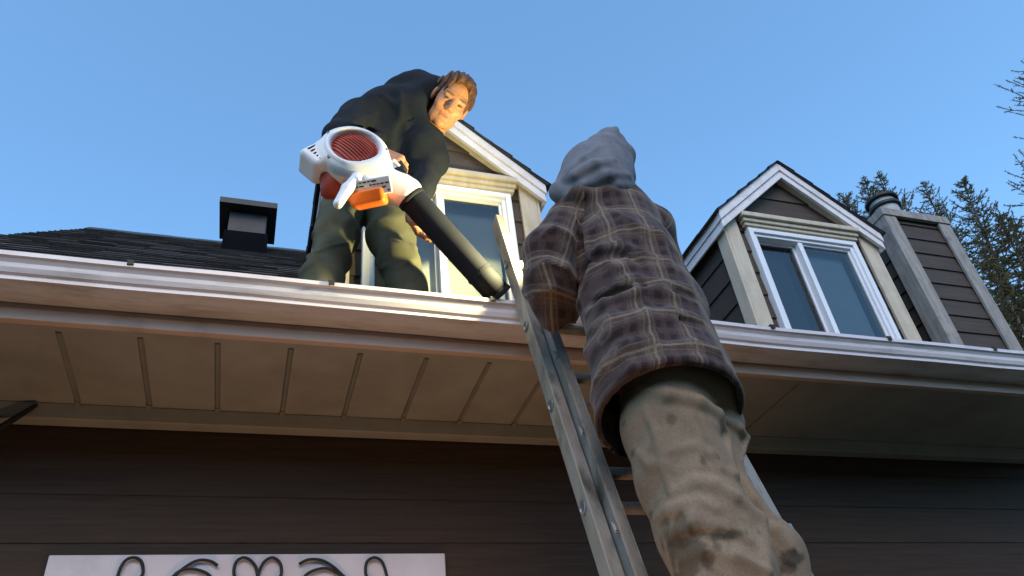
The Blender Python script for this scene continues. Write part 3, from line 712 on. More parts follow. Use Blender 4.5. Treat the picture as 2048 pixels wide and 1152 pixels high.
# ------------------------------------------------------------------ man on the ladder
def build_climber():
    A = lambda x, y, Y: at(x, y, Y)
    hipc = A(1345, 790, 1.52); hipL, hipR = A(1320, 830, 1.50), A(1435, 820, 1.53)
    kneeL, kneeR = A(1425, 1110, 1.43), A(1545, 1085, 1.46)
    ankL = np.array([kneeL[0] + .0, 1.50, 1.58]); ankR = np.array([kneeR[0] + .0, 1.52, 1.60])
    ches = A(1235, 500, 1.66); neck = A(1195, 400, 1.66)
    shL, shR = A(1135, 445, 1.68), A(1310, 455, 1.66)
    elL = A(1100, 560, 1.68); haL = lad(.895, 2.935, .045)
    elR = A(1335, 570, 1.84); haR = lad(XR - .01, 3.06, .085)
    head = A(1196, 350, 1.66)
    UP = unit(np.array([-.02, -.06, 1.0]))
    # --- body under the clothes, one mesh (torso, head, limbs) plus hands
    cen = [A(1228, 425, 1.655), A(1250, 520, 1.635), A(1275, 610, 1.60), A(1303, 700, 1.565), A(1332, 790, 1.535), A(1352, 868, 1.52)]
    hw = [78, 100, 116, 126, 138, 146]
    wrL = A(1114, 628, 1.77); ctl = [shL, A(1098, 505, 1.66), elL, (elL + wrL) / 2, wrL]
    ctr = [shR, A(1318, 520, 1.74), elR, elR * .4 + haR * .6, haR - unit(haR - elR) * .06]
    thL = [A(1318, 770, 1.56), A(1335, 850, 1.53), A(1369, 960, 1.50), A(1410, 1060, 1.47), A(1453, 1150, 1.46), np.array([ankL[0] + .01, 1.49, 1.63])]
    rL = [rad(156, thL[0]), rad(182, thL[1]), rad(188, thL[2]), rad(194, thL[3]), rad(190, thL[4]), .075]
    thR = [A(1402, 780, 1.58), A(1426, 850, 1.57), A(1426, 930, 1.56), A(1462, 1030, 1.54), A(1524, 1115, 1.53), np.array([ankR[0] + .01, 1.51, 1.65])]
    rR = [rad(96, thR[0]), rad(112, thR[1]), rad(112, thR[2]), rad(128, thR[3]), rad(160, thR[4]), .075]
    def torso(P):
        d = chain(P, cen[::-1] + [neck, head], [.07, .075, .075, .075, .08, .06, .05, .075], .04)
        d = smin(d, chain(P, ctl + [haL], [.035, .035, .032, .028, .026, .024], .02), .02); d = smin(d, chain(P, ctr, [.035, .035, .032, .026, .024], .02), .02)
        d = smin(d, chain(P, thL, [.07, .065, .06, .055, .05, .04], .03), .03); d = smin(d, chain(P, thR, [.055, .055, .052, .05, .05, .04], .03), .03)
        return d
    pts = cen + ctl + ctr + thL + thR + [neck, head]
    pieces = [(*nets(torso, *bounds(pts, .16), .016), 'body')]
    gloves = []
    for (ha, el, s) in ((haL, elL, 1), (haR, elR, -1)):
        wr = ha - unit(ha - el) * .06
        fn, hp = hand_sdf(wr, np.array([s * .25, .75, .35]), np.array([s * .9, -.1, -.2]), np.array([0, -.3, 1.0]), (.75, .95, .6))
        pieces.append((*nets(fn, *bounds(hp, .03), .0045), 'hand'))
    def tint(V, key): return np.tile(np.array([.18, .185, .19]) if key == 'hand' else SKIN, (len(V), 1))
    body = body_object('person', pieces, tint)
    tag(body, 'person in a brown plaid jacket and grey hood climbing the aluminium ladder, seen from behind', 'person')
    # --- jacket
    def torso_sdf(P, grow=0.0, extend=0):
        d = None; C_ = list(cen); H = list(hw)
        if extend: C_.append(A(1375, 960, 1.49)); H.append(152)
        for i in range(len(C_) - 1):
            for o in (-1, -.45, .45, 1):
                ra, rb = rad(2 * H[i], C_[i]), rad(2 * H[i + 1], C_[i + 1]); ta, tb = .118 if i else .09, .122
                if i >= 2: ta, tb = (.122, .135, .15, .158)[i - 2], (.135, .15, .158, .158)[i - 2]
                ta, tb = min(ta, ra * .95), min(tb, rb * .95)
                c = s_cap(P, C_[i] + LX * o * (ra - ta), C_[i + 1] + LX * o * (rb - tb), ta + grow, tb + grow)
                d = c if d is None else smin(d, c, .04)
        return d
    hp_b, hp_l, hp_r = A(1345, 752, 1.40), A(1212, 893, 1.66), A(1490, 845, 1.52)
    hn = unit(np.cross(hp_l - hp_b, hp_r - hp_b)); hn = hn if hn[2] < 0 else -hn
    axis = unit(cen[0] - cen[-1])
    shTop = A(1232, 405, 1.66)
    def folds(P):
        t = (P - cen[-1].astype(f32)) @ axis.astype(f32)                     # height above the hem along the body
        sag = np.exp(-((t - .20) / .10) ** 2) + .8 * np.exp(-((t - .40) / .07) ** 2)
        w_ = wave(P, 31, 7, 2)
        slant = P @ np.array([.35, -.2, 1.0], f32)
        Q = np.stack([P[..., 0] * .95 + P[..., 2] * .3, P[..., 1], P[..., 2] * .95 - P[..., 0] * .3], -1)
        f = -.013 * np.clip(sag, 0, 1) * drape(Q, 31, 6, (.55, .8, 2.4), .17) - .007 * drape(Q, 33, 9, (1.3, 1.1, .8), .14)
        f += .009 * wave(P, 35, 7, 2) + .0015 * wave(P, 36, 40, 2)
        return f
    def shape(P):
        d = torso_sdf(P)
        d = smin(d, s_cap(P, shL + np.array([.03, 0, -.01]), shR + np.array([-.03, 0, -.01]), .075, .075), .05)
        d = smin(d, s_cap(P, shTop, cen[1], .085, .10), .04)
        d = smin(d, chain(P, [A(1130, 420, 1.66), A(1160, 392, 1.60), A(1215, 392, 1.58), A(1262, 412, 1.63)], [.03, .034, .036, .03], .02), .035)
        arml = chain(P, ctl, [.078, .084, .080, .074, .066], .03)
        wd_ = unit(wrL - elL); arml = smax(arml, (P - wrL.astype(f32)) @ wd_.astype(f32) - .03, .008)
        armr = chain(P, ctr, [.075, .075, .07, .06, .055], .03)
        d = smin(d, arml, .016); d = smin(d, armr, .025)
        return smin(d, s_ell(P, A(1345, 622, 1.60), np.eye(3), (.085, .10, .07)), .03)
    jr = ridges(shape, [([(1170, 520), (1200, 500), (1235, 494), (1284, 512), (1320, 522)], .017), ([(1195, 592), (1235, 574), (1272, 564), (1320, 574), (1372, 584)], .021),
        ([(1170, 628), (1210, 606), (1260, 594), (1330, 592), (1390, 612)], .018), ([(1180, 660), (1225, 646), (1290, 640), (1345, 628), (1400, 640)], .020),
        ([(1178, 700), (1225, 672), (1290, 656), (1350, 640)], .014), ([(1195, 760), (1215, 735), (1260, 700), (1310, 690)], .013), ([(1330, 700), (1390, 690), (1430, 705), (1455, 735)], .015),
        ([(1172, 560), (1190, 535), (1215, 528), (1240, 540)], .015), ([(1150, 430), (1172, 470), (1176, 520)], .014), ([(1085, 470), (1110, 455), (1140, 470), (1160, 500)], .012),
        ([(1065, 540), (1095, 525), (1130, 535), (1158, 560)], .014), ([(1070, 590), (1105, 575), (1140, 590)], .014), ([(1290, 440), (1320, 480), (1340, 540)], .011), ([(1240, 700), (1270, 740), (1290, 770)], .011), ([(1200, 420), (1250, 440), (1290, 470)], .009)])
    jg = ridges(shape, [([(1190, 606), (1235, 588), (1275, 579), (1330, 583), (1380, 596)], .005), ([(1180, 674), (1225, 661), (1290, 650), (1350, 640), (1395, 652)], .005), ([(1172, 534), (1200, 514), (1235, 508), (1284, 527)], .005), ([(1162, 470), (1170, 520), (1160, 575), (1158, 620)], .012)])
    def jacket(P):
        fo = folds(P)
        d = shape(P)
        d = smax(d, -s_cap(P, wrL - unit(wrL - elL) * .01, wrL + unit(wrL - elL) * .12, .050, .052), .006)
        d = add_ridges(P, d, jr, .022); d = cut_grooves(P, d, jg, .02)
        inner = torso_sdf(P, -.012, 1)
        d = d + fo
        # rolled hem band
        hd = (P - hp_b.astype(f32)) @ hn.astype(f32)                            # >0 beyond the hem
        d = np.where(True, d - .007 * np.exp(-((hd + .012) / .013) ** 2), d)
        d = smax(d, hd, .006)
        d = np.maximum(d, -(np.maximum(inner + fo * .6, -(hd + .16))))       # hollow above the hem
        return d
    pts = cen + ctl + ctr + [hp_l, hp_r, shTop]
    V, Fc = nets(jacket, *bounds(pts, .2), .0062)
    me = raw_mesh('jacket', V, Fc)
    # cloth coordinates per corner: around and along the bone each face lies nearest to
    fcn = V[Fc].mean(1)
    def dist_chain(pts_):
        d = None
        for i in range(len(pts_) - 1):
            a, b = pts_[i], pts_[i + 1]; ba = b - a; h = np.clip(((fcn - a) @ ba) / (ba @ ba), 0, 1); q = np.linalg.norm(fcn - a - h[:, None] * ba, axis=1); d = q if d is None else np.minimum(d, q)
        return d
    dt = torso_sdf(fcn.astype(f32)); dl = dist_chain(ctl[:]) - .08; dr = dist_chain(ctr[:]) - .075
    which = np.argmin(np.stack([dt, dl, dr], 1), 1)
    uv = np.zeros((len(Fc), 4, 3), f32); P4 = V[Fc]
    def cyl(P_, a, b, ref, R0):
        ax_ = unit(b - a); e1 = unit(ref - ax_ * (ref @ ax_)); e2 = np.cross(ax_, e1); q = P_ - a
        th = np.arctan2(q @ e2, q @ e1); return np.stack([th * R0, q @ ax_, np.zeros_like(th)], -1)
    back = np.array([0, -1.0, 0])
    # torso: laterally flat on the back, wrapping at the sides
    q = P4 - cen[-1]; ux = unit(LX - axis * (LX @ axis)); uz = np.cross(axis, ux)
    lx = q @ ux; side = np.clip(np.abs(lx) / .16, 0, 1) ** 3
    ut = np.stack([lx + .35 * side * np.sign(lx) * np.abs(q @ uz), q @ axis + .0 * lx, 0 * lx], -1)
    ul_ = cyl(P4, elL, shL, back, .085); uf = np.stack([(P4 - elL) @ unit([1, -.3, .15]) + .03, (P4 - elL) @ unit([.1, -.5, 1]) + .06, 0 * lx], -1); ur = cyl(P4, elR, shR, back, .08)
    fore = (which == 1) & (((fcn - elL) @ unit(shL - elL)) < -.02)
    for k, u_ in ((0, ut), (1, ul_), (2, ur)): uv[which == k] = u_[which == k]
    uv[fore] = uf[fore]
    a = me.attributes.new('cloth', 'FLOAT_VECTOR', 'CORNER'); a.data.foreach_set('vector', uv.ravel())
    link('jacket', me, M_PLAID, body, smooth=True)
    # --- hood
    peak = A(1228, 262, 1.64); hb = A(1192, 372, 1.66)
    hcL, hcR = A(1132, 368, 1.68), A(1247, 372, 1.65)
    hshape = lambda P: chain(P, [A(1190, 385, 1.66), A(1193, 348, 1.66), A(1206, 312, 1.655), A(1218, 284, 1.65)], [rad(164, hb), rad(140, hb), rad(94, hb), rad(50, hb)], .012)
    hr = ridges(hshape, [([(1112, 372), (1150, 352), (1190, 330), (1228, 322)], .016), ([(1125, 388), (1170, 372), (1215, 352), (1258, 352)], .016), ([(1140, 345), (1170, 318), (1195, 296)], .013), ([(1205, 392), (1235, 372), (1270, 372)], .011)])
    def hood(P):
        hp_ = [A(1190, 385, 1.66), A(1193, 348, 1.66), A(1206, 312, 1.655), A(1218, 284, 1.65), peak]
        d = chain(P, hp_, [rad(164, hp_[0]), rad(140, hp_[1]), rad(94, hp_[2]), rad(64, hp_[3]), rad(26, peak)], .012)
        d = smin(d, chain(P, [A(1226, 350, 1.66), A(1244, 312, 1.655), A(1236, 290, 1.65)], [rad(98, hp_[0]), rad(58, hp_[0]), rad(44, hp_[0])], .02), .02)
        d = smin(d, chain(P, [A(1118, 384, 1.66), A(1150, 398, 1.63), A(1200, 400, 1.62), A(1262, 392, 1.66)], [.034, .032, .032, .032], .012), .012)
        d = add_ridges(P, d, hr, .014)
        q = P - hb.astype(f32)
        fo = -.007 * drape(P @ np.array([[.8, 0, .6], [0, 1, 0], [-.6, 0, .8]], f32), 51, 9, (.6, .8, 1.8), .16) * np.clip(1.1 - q[..., 2] / .2, 0.1, 1)
        fo = fo + .003 * wave(P, 52, 9, 1) + .001 * wave(P, 53, 60, 2)
        seam = np.abs((P - peak.astype(f32)) @ unit(np.array([.97, -.1, .26])).astype(f32)); fo = fo + .004 * np.exp(-(seam / .006) ** 2)
        d = d + fo
        inner = s_ell(P, A(1194, 345, 1.78), np.eye(3), (.085, .15, .095))      # face opening on the far side
        return smax(d, -inner, .012)
    V, Fc = nets(hood, *bounds([peak, hcL, hcR, hb, A(1196, 335, 1.66)], .17), .0062)
    link('hood', raw_mesh('hood', V, Fc), M_HOOD, body, smooth=True)
    # --- trousers
    tshape = lambda P: smin(chain(P, thL, rL, .03), chain(P, thR, rR, .03), .012)
    tr_ = ridges(tshape, [([(1286, 775), (1337, 792), (1395, 806), (1431, 830), (1449, 873), (1466, 951)], .018), ([(1340, 905), (1385, 895), (1420, 910), (1440, 935)], .010), ([(1350, 985), (1395, 968), (1430, 972), (1468, 996), (1515, 1040), (1535, 1090)], .017),
        ([(1310, 1040), (1340, 1022), (1370, 1014), (1384, 1043)], .014), ([(1345, 1068), (1395, 1048), (1450, 1060), (1495, 1082)], .019), ([(1432, 829), (1455, 845), (1478, 857), (1492, 876), (1488, 920)], .014), ([(1360, 1120), (1410, 1098), (1470, 1110), (1520, 1140)], .015),
        ([(1290, 820), (1315, 870), (1328, 930), (1345, 990)], .009), ([(1380, 830), (1400, 880), (1395, 940)], .009), ([(1270, 900), (1300, 930), (1335, 935)], .010), ([(1480, 960), (1510, 1000), (1545, 1035)], .013), ([(1520, 1050), (1550, 1062), (1580, 1095)], .013), ([(1400, 1000), (1435, 1020), (1470, 1060)], .011)])
    def trousers(P):
        d1 = chain(P, thL, rL, .03); d2 = chain(P, thR, rR, .03)
        zz = P[..., 2]
        Q = np.stack([P[..., 0] * .9 - zz * .45, P[..., 1], zz * .8 + P[..., 0] * .5], -1)
        f1 = -.011 * drape(Q, 61, 7, (1.5, 1.2, .55), .14) - .008 * drape(Q, 62, 11, (.7, .9, 1.7), .13) + .007 * wave(P, 63, 8, 2) + .0012 * wave(P, 64, 45, 2)
        knee = np.exp(-((zz - 2.12) / .09) ** 2)
        f1 = f1 - .005 * knee * drape(P, 65, 9, (.6, .8, 2.2), .16)
        d = smin(d1, d2, .003)
        d = smin(d, s_cap(P, A(1328, 778, 1.512), A(1402, 778, 1.53), .104, .098), .03)
        d = add_ridges(P, d, tr_, .015)
        return d + f1
    V, Fc = nets(trousers, *bounds(thL + thR, .2), .0056)
    me = raw_mesh('trousers', V, Fc); T = np.tile(np.array([.225, .163, .108]), (len(V), 1))
    Vf = V.astype(f32)
    T *= (1 + .16 * wave(Vf, 201, 14, 3))[:, None]
    def stain(px, py, r, col, amt, seed):              # dirt, at places on the cloth itself
        global_c = surf(tshape, px, py); q = np.linalg.norm((V - global_c) / np.array(r), axis=1) + .55 * wave(Vf, seed, 95, 3)
        k = (np.clip((1.05 - q) / .45, 0, 1) * amt * .72)[:, None]; T[:] = T * (1 - k) + np.array(col) * k
    stain(1372, 1105, (.035, .08, .07), (.035, .024, .015), .8, 211); stain(1360, 1065, (.05, .08, .03), (.04, .027, .016), .7, 212)
    stain(1455, 1072, (.045, .06, .012), (.03, .022, .016), .8, 213); stain(1585, 1118, (.032, .06, .026), (.018, .018, .02), .95, 214); stain(1568, 1138, (.03, .05, .012), (.02, .02, .02), .8, 215)
    for (x, y, r_) in ((1434, 917, .006), (1490, 1066, .005), (1515, 1066, .005), (1250, 845, .005), (1430, 1100, .012), (1300, 1030, .008), (1340, 838, .012), (1405, 925, .010), (1268, 905, .009), (1330, 1045, .010), (1415, 1115, .014)): stain(x, y, (r_, .03, r_ * 1.3), (.05, .036, .026), .75, int(x))
    for (x, y, r_) in ((1300, 960, .05), (1400, 860, .05), (1330, 900, .04), (1430, 1030, .05)): stain(x, y, (r_, .06, r_ * 1.4), (.15, .105, .068), .55, int(x) + 7)
    a = me.attributes.new('tint', 'FLOAT_COLOR', 'POINT'); a.data.foreach_set('color', np.concatenate([T, np.ones((len(T), 1))], 1).astype(f32).ravel())
    link('trousers', me, M_KHAKI, body, smooth=True)
    # --- boots on a rung
    for an in (ankL, ankR):
        toe = an + np.array([0, .17, -.06]); heel = an + np.array([0, -.03, -.06])
        def boot(P):
            d = chain(P, [an + np.array([0, 0, .1]), an, heel], [.058, .055, .045], .03); d = smin(d, chain(P, [heel, toe], [.042, .04], .02), .03)
            return np.maximum(d, -(P[..., 2] - (an[2] - .095)))
        V, Fc = nets(boot, *bounds([an + np.array([0, 0, .1]), toe, heel], .08), .009); link('boot', raw_mesh('boot', V, Fc), M_BOOT, body, smooth=True)
    return head
climber_head = build_climber()

# ------------------------------------------------------------------ man on the roof
def build_roofer():
    A = lambda x, y, Y: at(x, y, Y)
    RC, DN, FW = CR[0], CR[1], CR[2]
    hipL, hipR = A(690, 415, 2.42), A(790, 420, 2.40)         # picture left / right
    kneeL, kneeR = A(672, 500, 2.33), A(800, 505, 2.30)
    ankL, ankR = A(652, 575, 2.26), A(815, 585, 2.25)
    ankL[2] = max(ankL[2], 3.27); ankR[2] = max(ankR[2], 3.27)
    hipc = (hipL + hipR) / 2
    shL, shR = A(772, 214, 2.24), A(842, 218, 2.16)
    ches = A(782, 262, 2.24); neckb = A(842, 190, 2.17)
    up = unit(.55 * RC - .80 * DN - .12 * FW); fw = unit(-.92 * FW + .14 * RC + .36 * DN); fw = unit(fw - up * (fw @ up)); sd_ = np.cross(fw, up)   # sd_: picture left/right
    hc = A(902, 203, 2.07)
    ax = np.stack([sd_, fw, up])
    L_ = lambda x, y, z: hc + sd_ * x + fw * y + up * z
    # hands: picture-left arm holds the top handle, other one hangs below the tube
    haL = A(768, 306, 2.02); elL = A(676, 276, 2.14)
    haR = A(822, 436, 2.14); elR = A(866, 322, 2.20)
    sp = [A(745, 385, 2.38), A(752, 330, 2.34), A(780, 265, 2.27), A(800, 225, 2.21)]
    arl = [shL, A(718, 240, 2.22), elL, elL * .35 + haL * .65, haL - unit(haL - elL) * .02]
    arr = [shR, elR, elR * .5 + haR * .5, haR]
    tl = [A(688, 410, 2.42), A(670, 470, 2.36), A(660, 520, 2.31), A(646, 560, 2.27), A(640, 590, 2.26)]
    tr = [A(775, 410, 2.41), A(784, 470, 2.34), A(800, 525, 2.30), A(814, 570, 2.26), A(822, 596, 2.25)]
    def torso(P):
        d = chain(P, sp + [neckb, L_(0, -.04, -.09)], [.07, .07, .07, .065, .05, .05], .04)
        d = smin(d, chain(P, [shL, sp[3], shR], [.035, .05, .035], .03), .03)
        d = smin(d, chain(P, arl, [.035, .035, .032, .026, .026], .02), .02); d = smin(d, chain(P, arr, [.035, .032, .027, .026], .02), .02)
        d = smin(d, chain(P, [sp[0]] + tl, [.06, .06, .055, .05, .045, .04], .03), .03); d = smin(d, chain(P, [sp[0]] + tr, [.06, .06, .055, .05, .045, .04], .03), .03)
        return d
    pts = [hipc, ches, neckb, shL, shR, elL, elR, haL, haR, kneeL, kneeR, ankL, ankR, hipL, hipR]
    pieces = [(*nets(torso, *bounds(pts, .14), .016), 'body')]
    def head(P):
        q = ((P - hc.astype(f32)) @ ax.astype(f32).T)
        I = np.eye(3)
        E = lambda c, r: s_ell(q, c, I, r)
        Cc = lambda a, b, ra, rb: s_cap(q, a, b, ra, rb)
        d = E((0, -.012, .035), (.074, .094, .085))
        d = smin(d, E((0, .028, -.035), (.060, .064, .078)), .03)
        d = smin(d, Cc((-.03, .045, -.088), (.03, .045, -.088), .026, .026), .03)      # jaw
        d = smin(d, E((0, .074, -.102), (.024, .02, .02)), .02)                           # chin
        d = smin(d, Cc((-.040, .074, .022), (.040, .074, .022), .014, .014), .014)      # brow
        for s in (-1, 1):
            d = smin(d, E((s * .042, .058, -.03), (.024, .024, .022)), .02)              # cheek
            d = smax(d, -E((s * .031, .100, .003), (.019, .017, .012)), .012)              # eye socket
            d = smin(d, E((s * .031, .0745, .002), (.0135, .0135, .0115)), .004)           # eyeball under its lids
            d = smin(d, Cc((s * .019, .084, .009), (s * .043, .079, .008), .0035, .003), .004)
            d = smin(d, E((s * .078, -.012, -.01), (.010, .022, .032)), .006)             # ear
            d = smin(d, E((s * .011, .098, -.036), (.009, .011, .008)), .007)              # nostril wing
        d = smin(d, Cc((0, .086, .012), (0, .109, -.028), .0085, .0125), .010)            # nose
        d = smin(d, Cc((-.019, .084, -.0605), (.019, .084, -.0605), .006, .006), .006)
        d = smin(d, Cc((-.016, .083, -.0735), (.016, .083, -.0735), .0075, .0075), .006)
        d = smax(d, -Cc((-.024, .094, -.0665), (.024, .094, -.0665), .0028, .0028), .003)
        d = smin(d, Cc((0, -.025, -.06), (0, -.055, -.17), .056, .06), .02)
        return d
    V, Fc = nets(head, *bounds([hc], .19), .0042); pieces.append((V, Fc, 'head'))
    fnL, pL = hand_sdf(haL - unit(RC * .9 + DN * .2) * .015, RC * .85 + DN * .45 - FW * .3, DN * .8 + FW * .5, -RC * .2 - FW * .8, (.55, .9, .6), 1.0); pieces.append((*nets(fnL, *bounds(pL, .03), .0042), 'hand'))
    fnR, pR = hand_sdf(haR - DN * .005, DN * .75 + RC * .45 - FW * .25, RC * .8 - DN * .5 - FW * .2, -FW * .9 + RC * .2, (.5, .85, .6), 1.0); pieces.append((*nets(fnR, *bounds(pR, .03), .0042), 'hand'))
    def tint(V, key):
        T = np.tile(SKIN, (len(V), 1))
        if key == 'head':
            q = (V - hc) @ ax.T
            def blob(c, r): return np.clip(1.3 - np.linalg.norm((q - np.array(c)) / np.array(r), axis=1), 0, 1)
            for s in (-1, 1):
                k = np.clip(blob((s * .031, .086, .002), (.012, .012, .0045)) * 2.5, 0, 1)[:, None]; T = T * (1 - k) + np.array([.05, .028, .02]) * k       # half-closed eyes
                k = np.clip(blob((s * .034, .088, .025), (.020, .02, .0055)) * 2, 0, .8)[:, None]; T = T * (1 - k) + np.array([.09, .045, .022]) * k       # brows
                k = (blob((s * .042, .07, -.03), (.025, .03, .022)) * .35)[:, None]; T = T * (1 - k) + np.array([.58, .24, .15]) * k
            k = np.clip(blob((0, .088, -.067), (.022, .02, .0125)) * 1.3, 0, .75)[:, None]; T = T * (1 - k) + np.array([.38, .13, .09]) * k
            k = np.clip(blob((0, .092, -.0668), (.020, .012, .0022)) * 2, 0, .8)[:, None]; T = T * (1 - k) + np.array([.10, .03, .02]) * k
        return T
    body = body_object('person', pieces, tint)
    tag(body, 'person in dark jacket and olive trousers bending on the roof edge over a blower', 'person')
    # hair
    def hair(P):
        q = ((P - hc.astype(f32)) @ ax.astype(f32).T); I = np.eye(3)
        d = s_ell(q, (0, -.018, .042), I, (.088, .104, .096))
        d = smin(d, s_ell(q, (0, .045, .095), I, (.055, .04, .03)), .03)
        d = d + .006 * wave(P, 71, 30, 3) + .004 * np.sin(q[..., 0] * 240 + 3 * wave(P, 72, 25, 2))
        face = s_ell(q, (0, .12, -.02), I, (.073, .10, .125)); d = smax(d, -face, .012)
        d = smax(d, -(q[..., 2] + .045 + .35 * q[..., 1]), .02)
        return d
    V, Fc = nets(hair, *bounds([hc], .17), .005); link('hair', raw_mesh('hair', V, Fc), M_HAIR, body, smooth=True)
    # jacket
    def rshape(P):
        d = None
        for a_, b_ in zip(sp[:-1], sp[1:]):
            for o in (-1, 0, 1):
                c = s_cap(P, a_ + RC * o * .075, b_ + RC * o * .075, .118, .115); d = c if d is None else smin(d, c, .04)
        return smin(smin(d, s_cap(P, shL, shR, .078, .078), .05), chain(P, arl, [.085, .075, .062, .05, .043], .03), .025)
    rr_ = ridges(rshape, [([(706, 232), (745, 250), (775, 285), (790, 320)], .014), ([(765, 190), (800, 215), (815, 260), (812, 300)], .012), ([(840, 250), (860, 290), (868, 330)], .012), ([(730, 270), (765, 275), (800, 290)], .011), ([(690, 250), (720, 245), (750, 225)], .012), ([(800, 330), (835, 320), (865, 335)], .012)])
    rg_ = ridges(rshape, [([(797, 251), (815, 241), (833, 231)], .008)])
    def jacket(P):
        d = None
        for i in range(3):
            for o in (-1, 0, 1):
                w0, w1 = .075, .075
                a = sp[i] + RC * o * w0; b = sp[i + 1] + RC * o * w1
                c = s_cap(P, a, b, .118, .118 if i < 2 else .105); d = c if d is None else smin(d, c, .04)
        d = smin(d, s_cap(P, shL, shR, .078, .078), .05)
        d = smin(d, chain(P, [A(768, 208, 2.26), A(800, 186, 2.22), A(840, 176, 2.18)], [.07, .07, .07], .03), .04)
        d = smin(d, chain(P, [A(838, 175, 2.17), A(868, 190, 2.12)], [.075, .085], .03), .04)     # collar round the neck
        d = smin(d, chain(P, [A(835, 160, 2.19), A(815, 172, 2.20)], [.05, .05], .03), .04)            # hood lying on the shoulders
        d = smin(d, s_cap(P, A(845, 300, 2.2), A(838, 360, 2.24), .085, .075), .04)
        d = smin(d, chain(P, [shL, A(718, 240, 2.22), elL, elL * .35 + haL * .65, haL - unit(haL - elL) * .05], [.085, .075, .062, .05, .043], .03), .025)
        d = smin(d, chain(P, [shR, elR, elR * .5 + haR * .5, haR - unit(haR - elR) * .02], [.072, .066, .052, .044], .03), .025)
        d = add_ridges(P, d, rr_, .016); d = cut_grooves(P, d, rg_, .008)
        fo = -.010 * drape(P, 81, 8, (1.2, 1.2, .8), .15) + .006 * wave(P, 82, 9, 2) + .002 * wave(P, 83, 40, 2)
        d = d + fo
        hn = unit(hipc - ches); hd = (P - A(735, 408, 2.38).astype(f32)) @ hn.astype(f32); d = smax(d, hd, .01)
        q = ((P - hc.astype(f32)) @ ax.astype(f32).T)
        d = smax(d, -s_ell(q, (0, .02, -.015), np.eye(3), (.082, .12, .125)), .01)                       # room for the head
        return d
    V, Fc = nets(jacket, *bounds([A(690, 400, 2.4), A(800, 400, 2.36), shL, shR, elL, elR, haL, haR, A(868, 150, 2.1), A(840, 150, 2.2)], .15), .0078)
    link('jacket', raw_mesh('jacket', V, Fc), M_NAVY, body, smooth=True)
    def trousers(P):
        d1 = chain(P, tl, [rad(88, tl[0]), rad(80, tl[1]), rad(74, tl[2]), rad(76, tl[3]), rad(76, tl[4])], .03); d2 = chain(P, tr, [rad(92, tr[0]), rad(90, tr[1]), rad(80, tr[2]), rad(74, tr[3]), rad(74, tr[4])], .03)
        d = smin(d1, d2, .008); d = smin(d, s_cap(P, A(708, 388, 2.42), A(770, 390, 2.41), .095, .095), .03)
        zz = P[..., 2]
        low = np.exp(-((zz - 3.33) / .09) ** 2)
        Q = np.stack([P[..., 0] + zz * .5, P[..., 1], zz - P[..., 0] * .5], -1)
        fo = -.014 * drape(Q, 91, 8, (1.3, 1, .6), .15) + .007 * wave(P, 92, 9, 2) - .016 * low * drape(P, 93, 11, (.6, .8, 2.2), .2) - .008 * drape(Q, 94, 12, (.8, 1, 1.2), .14)
        d = d + fo
        return smax(d, -(zz - 3.215), .006)
    V, Fc = nets(trousers, *bounds(tl + tr, .2), .007)
    link('trousers', raw_mesh('trousers', V, Fc), M_OLIVE, body, smooth=True)
    for an in (ankL, ankR):
        b0 = np.array([an[0], an[1] + .02, 3.20]); toe = b0 + np.array([.01, -.055, 0]); heel = b0 + np.array([0, .06, .02])
        def boot(P):
            d = chain(P, [an + np.array([0, .01, .08]), b0 + np.array([0, .02, .03])], [.05, .05], .02); d = smin(d, chain(P, [heel, toe], [.042, .042], .02), .03)
            return np.maximum(d, -(P[..., 2] - (EAVE_Z + .9 * (P[..., 1] - EAVE_Y) + .008)))
        V, Fc = nets(boot, *bounds([an + np.array([0, 0, .08]), toe, heel], .08), .009); link('boot', raw_mesh('boot', V, Fc), M_BOOT, body, smooth=True)
    return hc, haL, haR
roof_head, HAND_TOP, HAND_LOW = build_roofer()

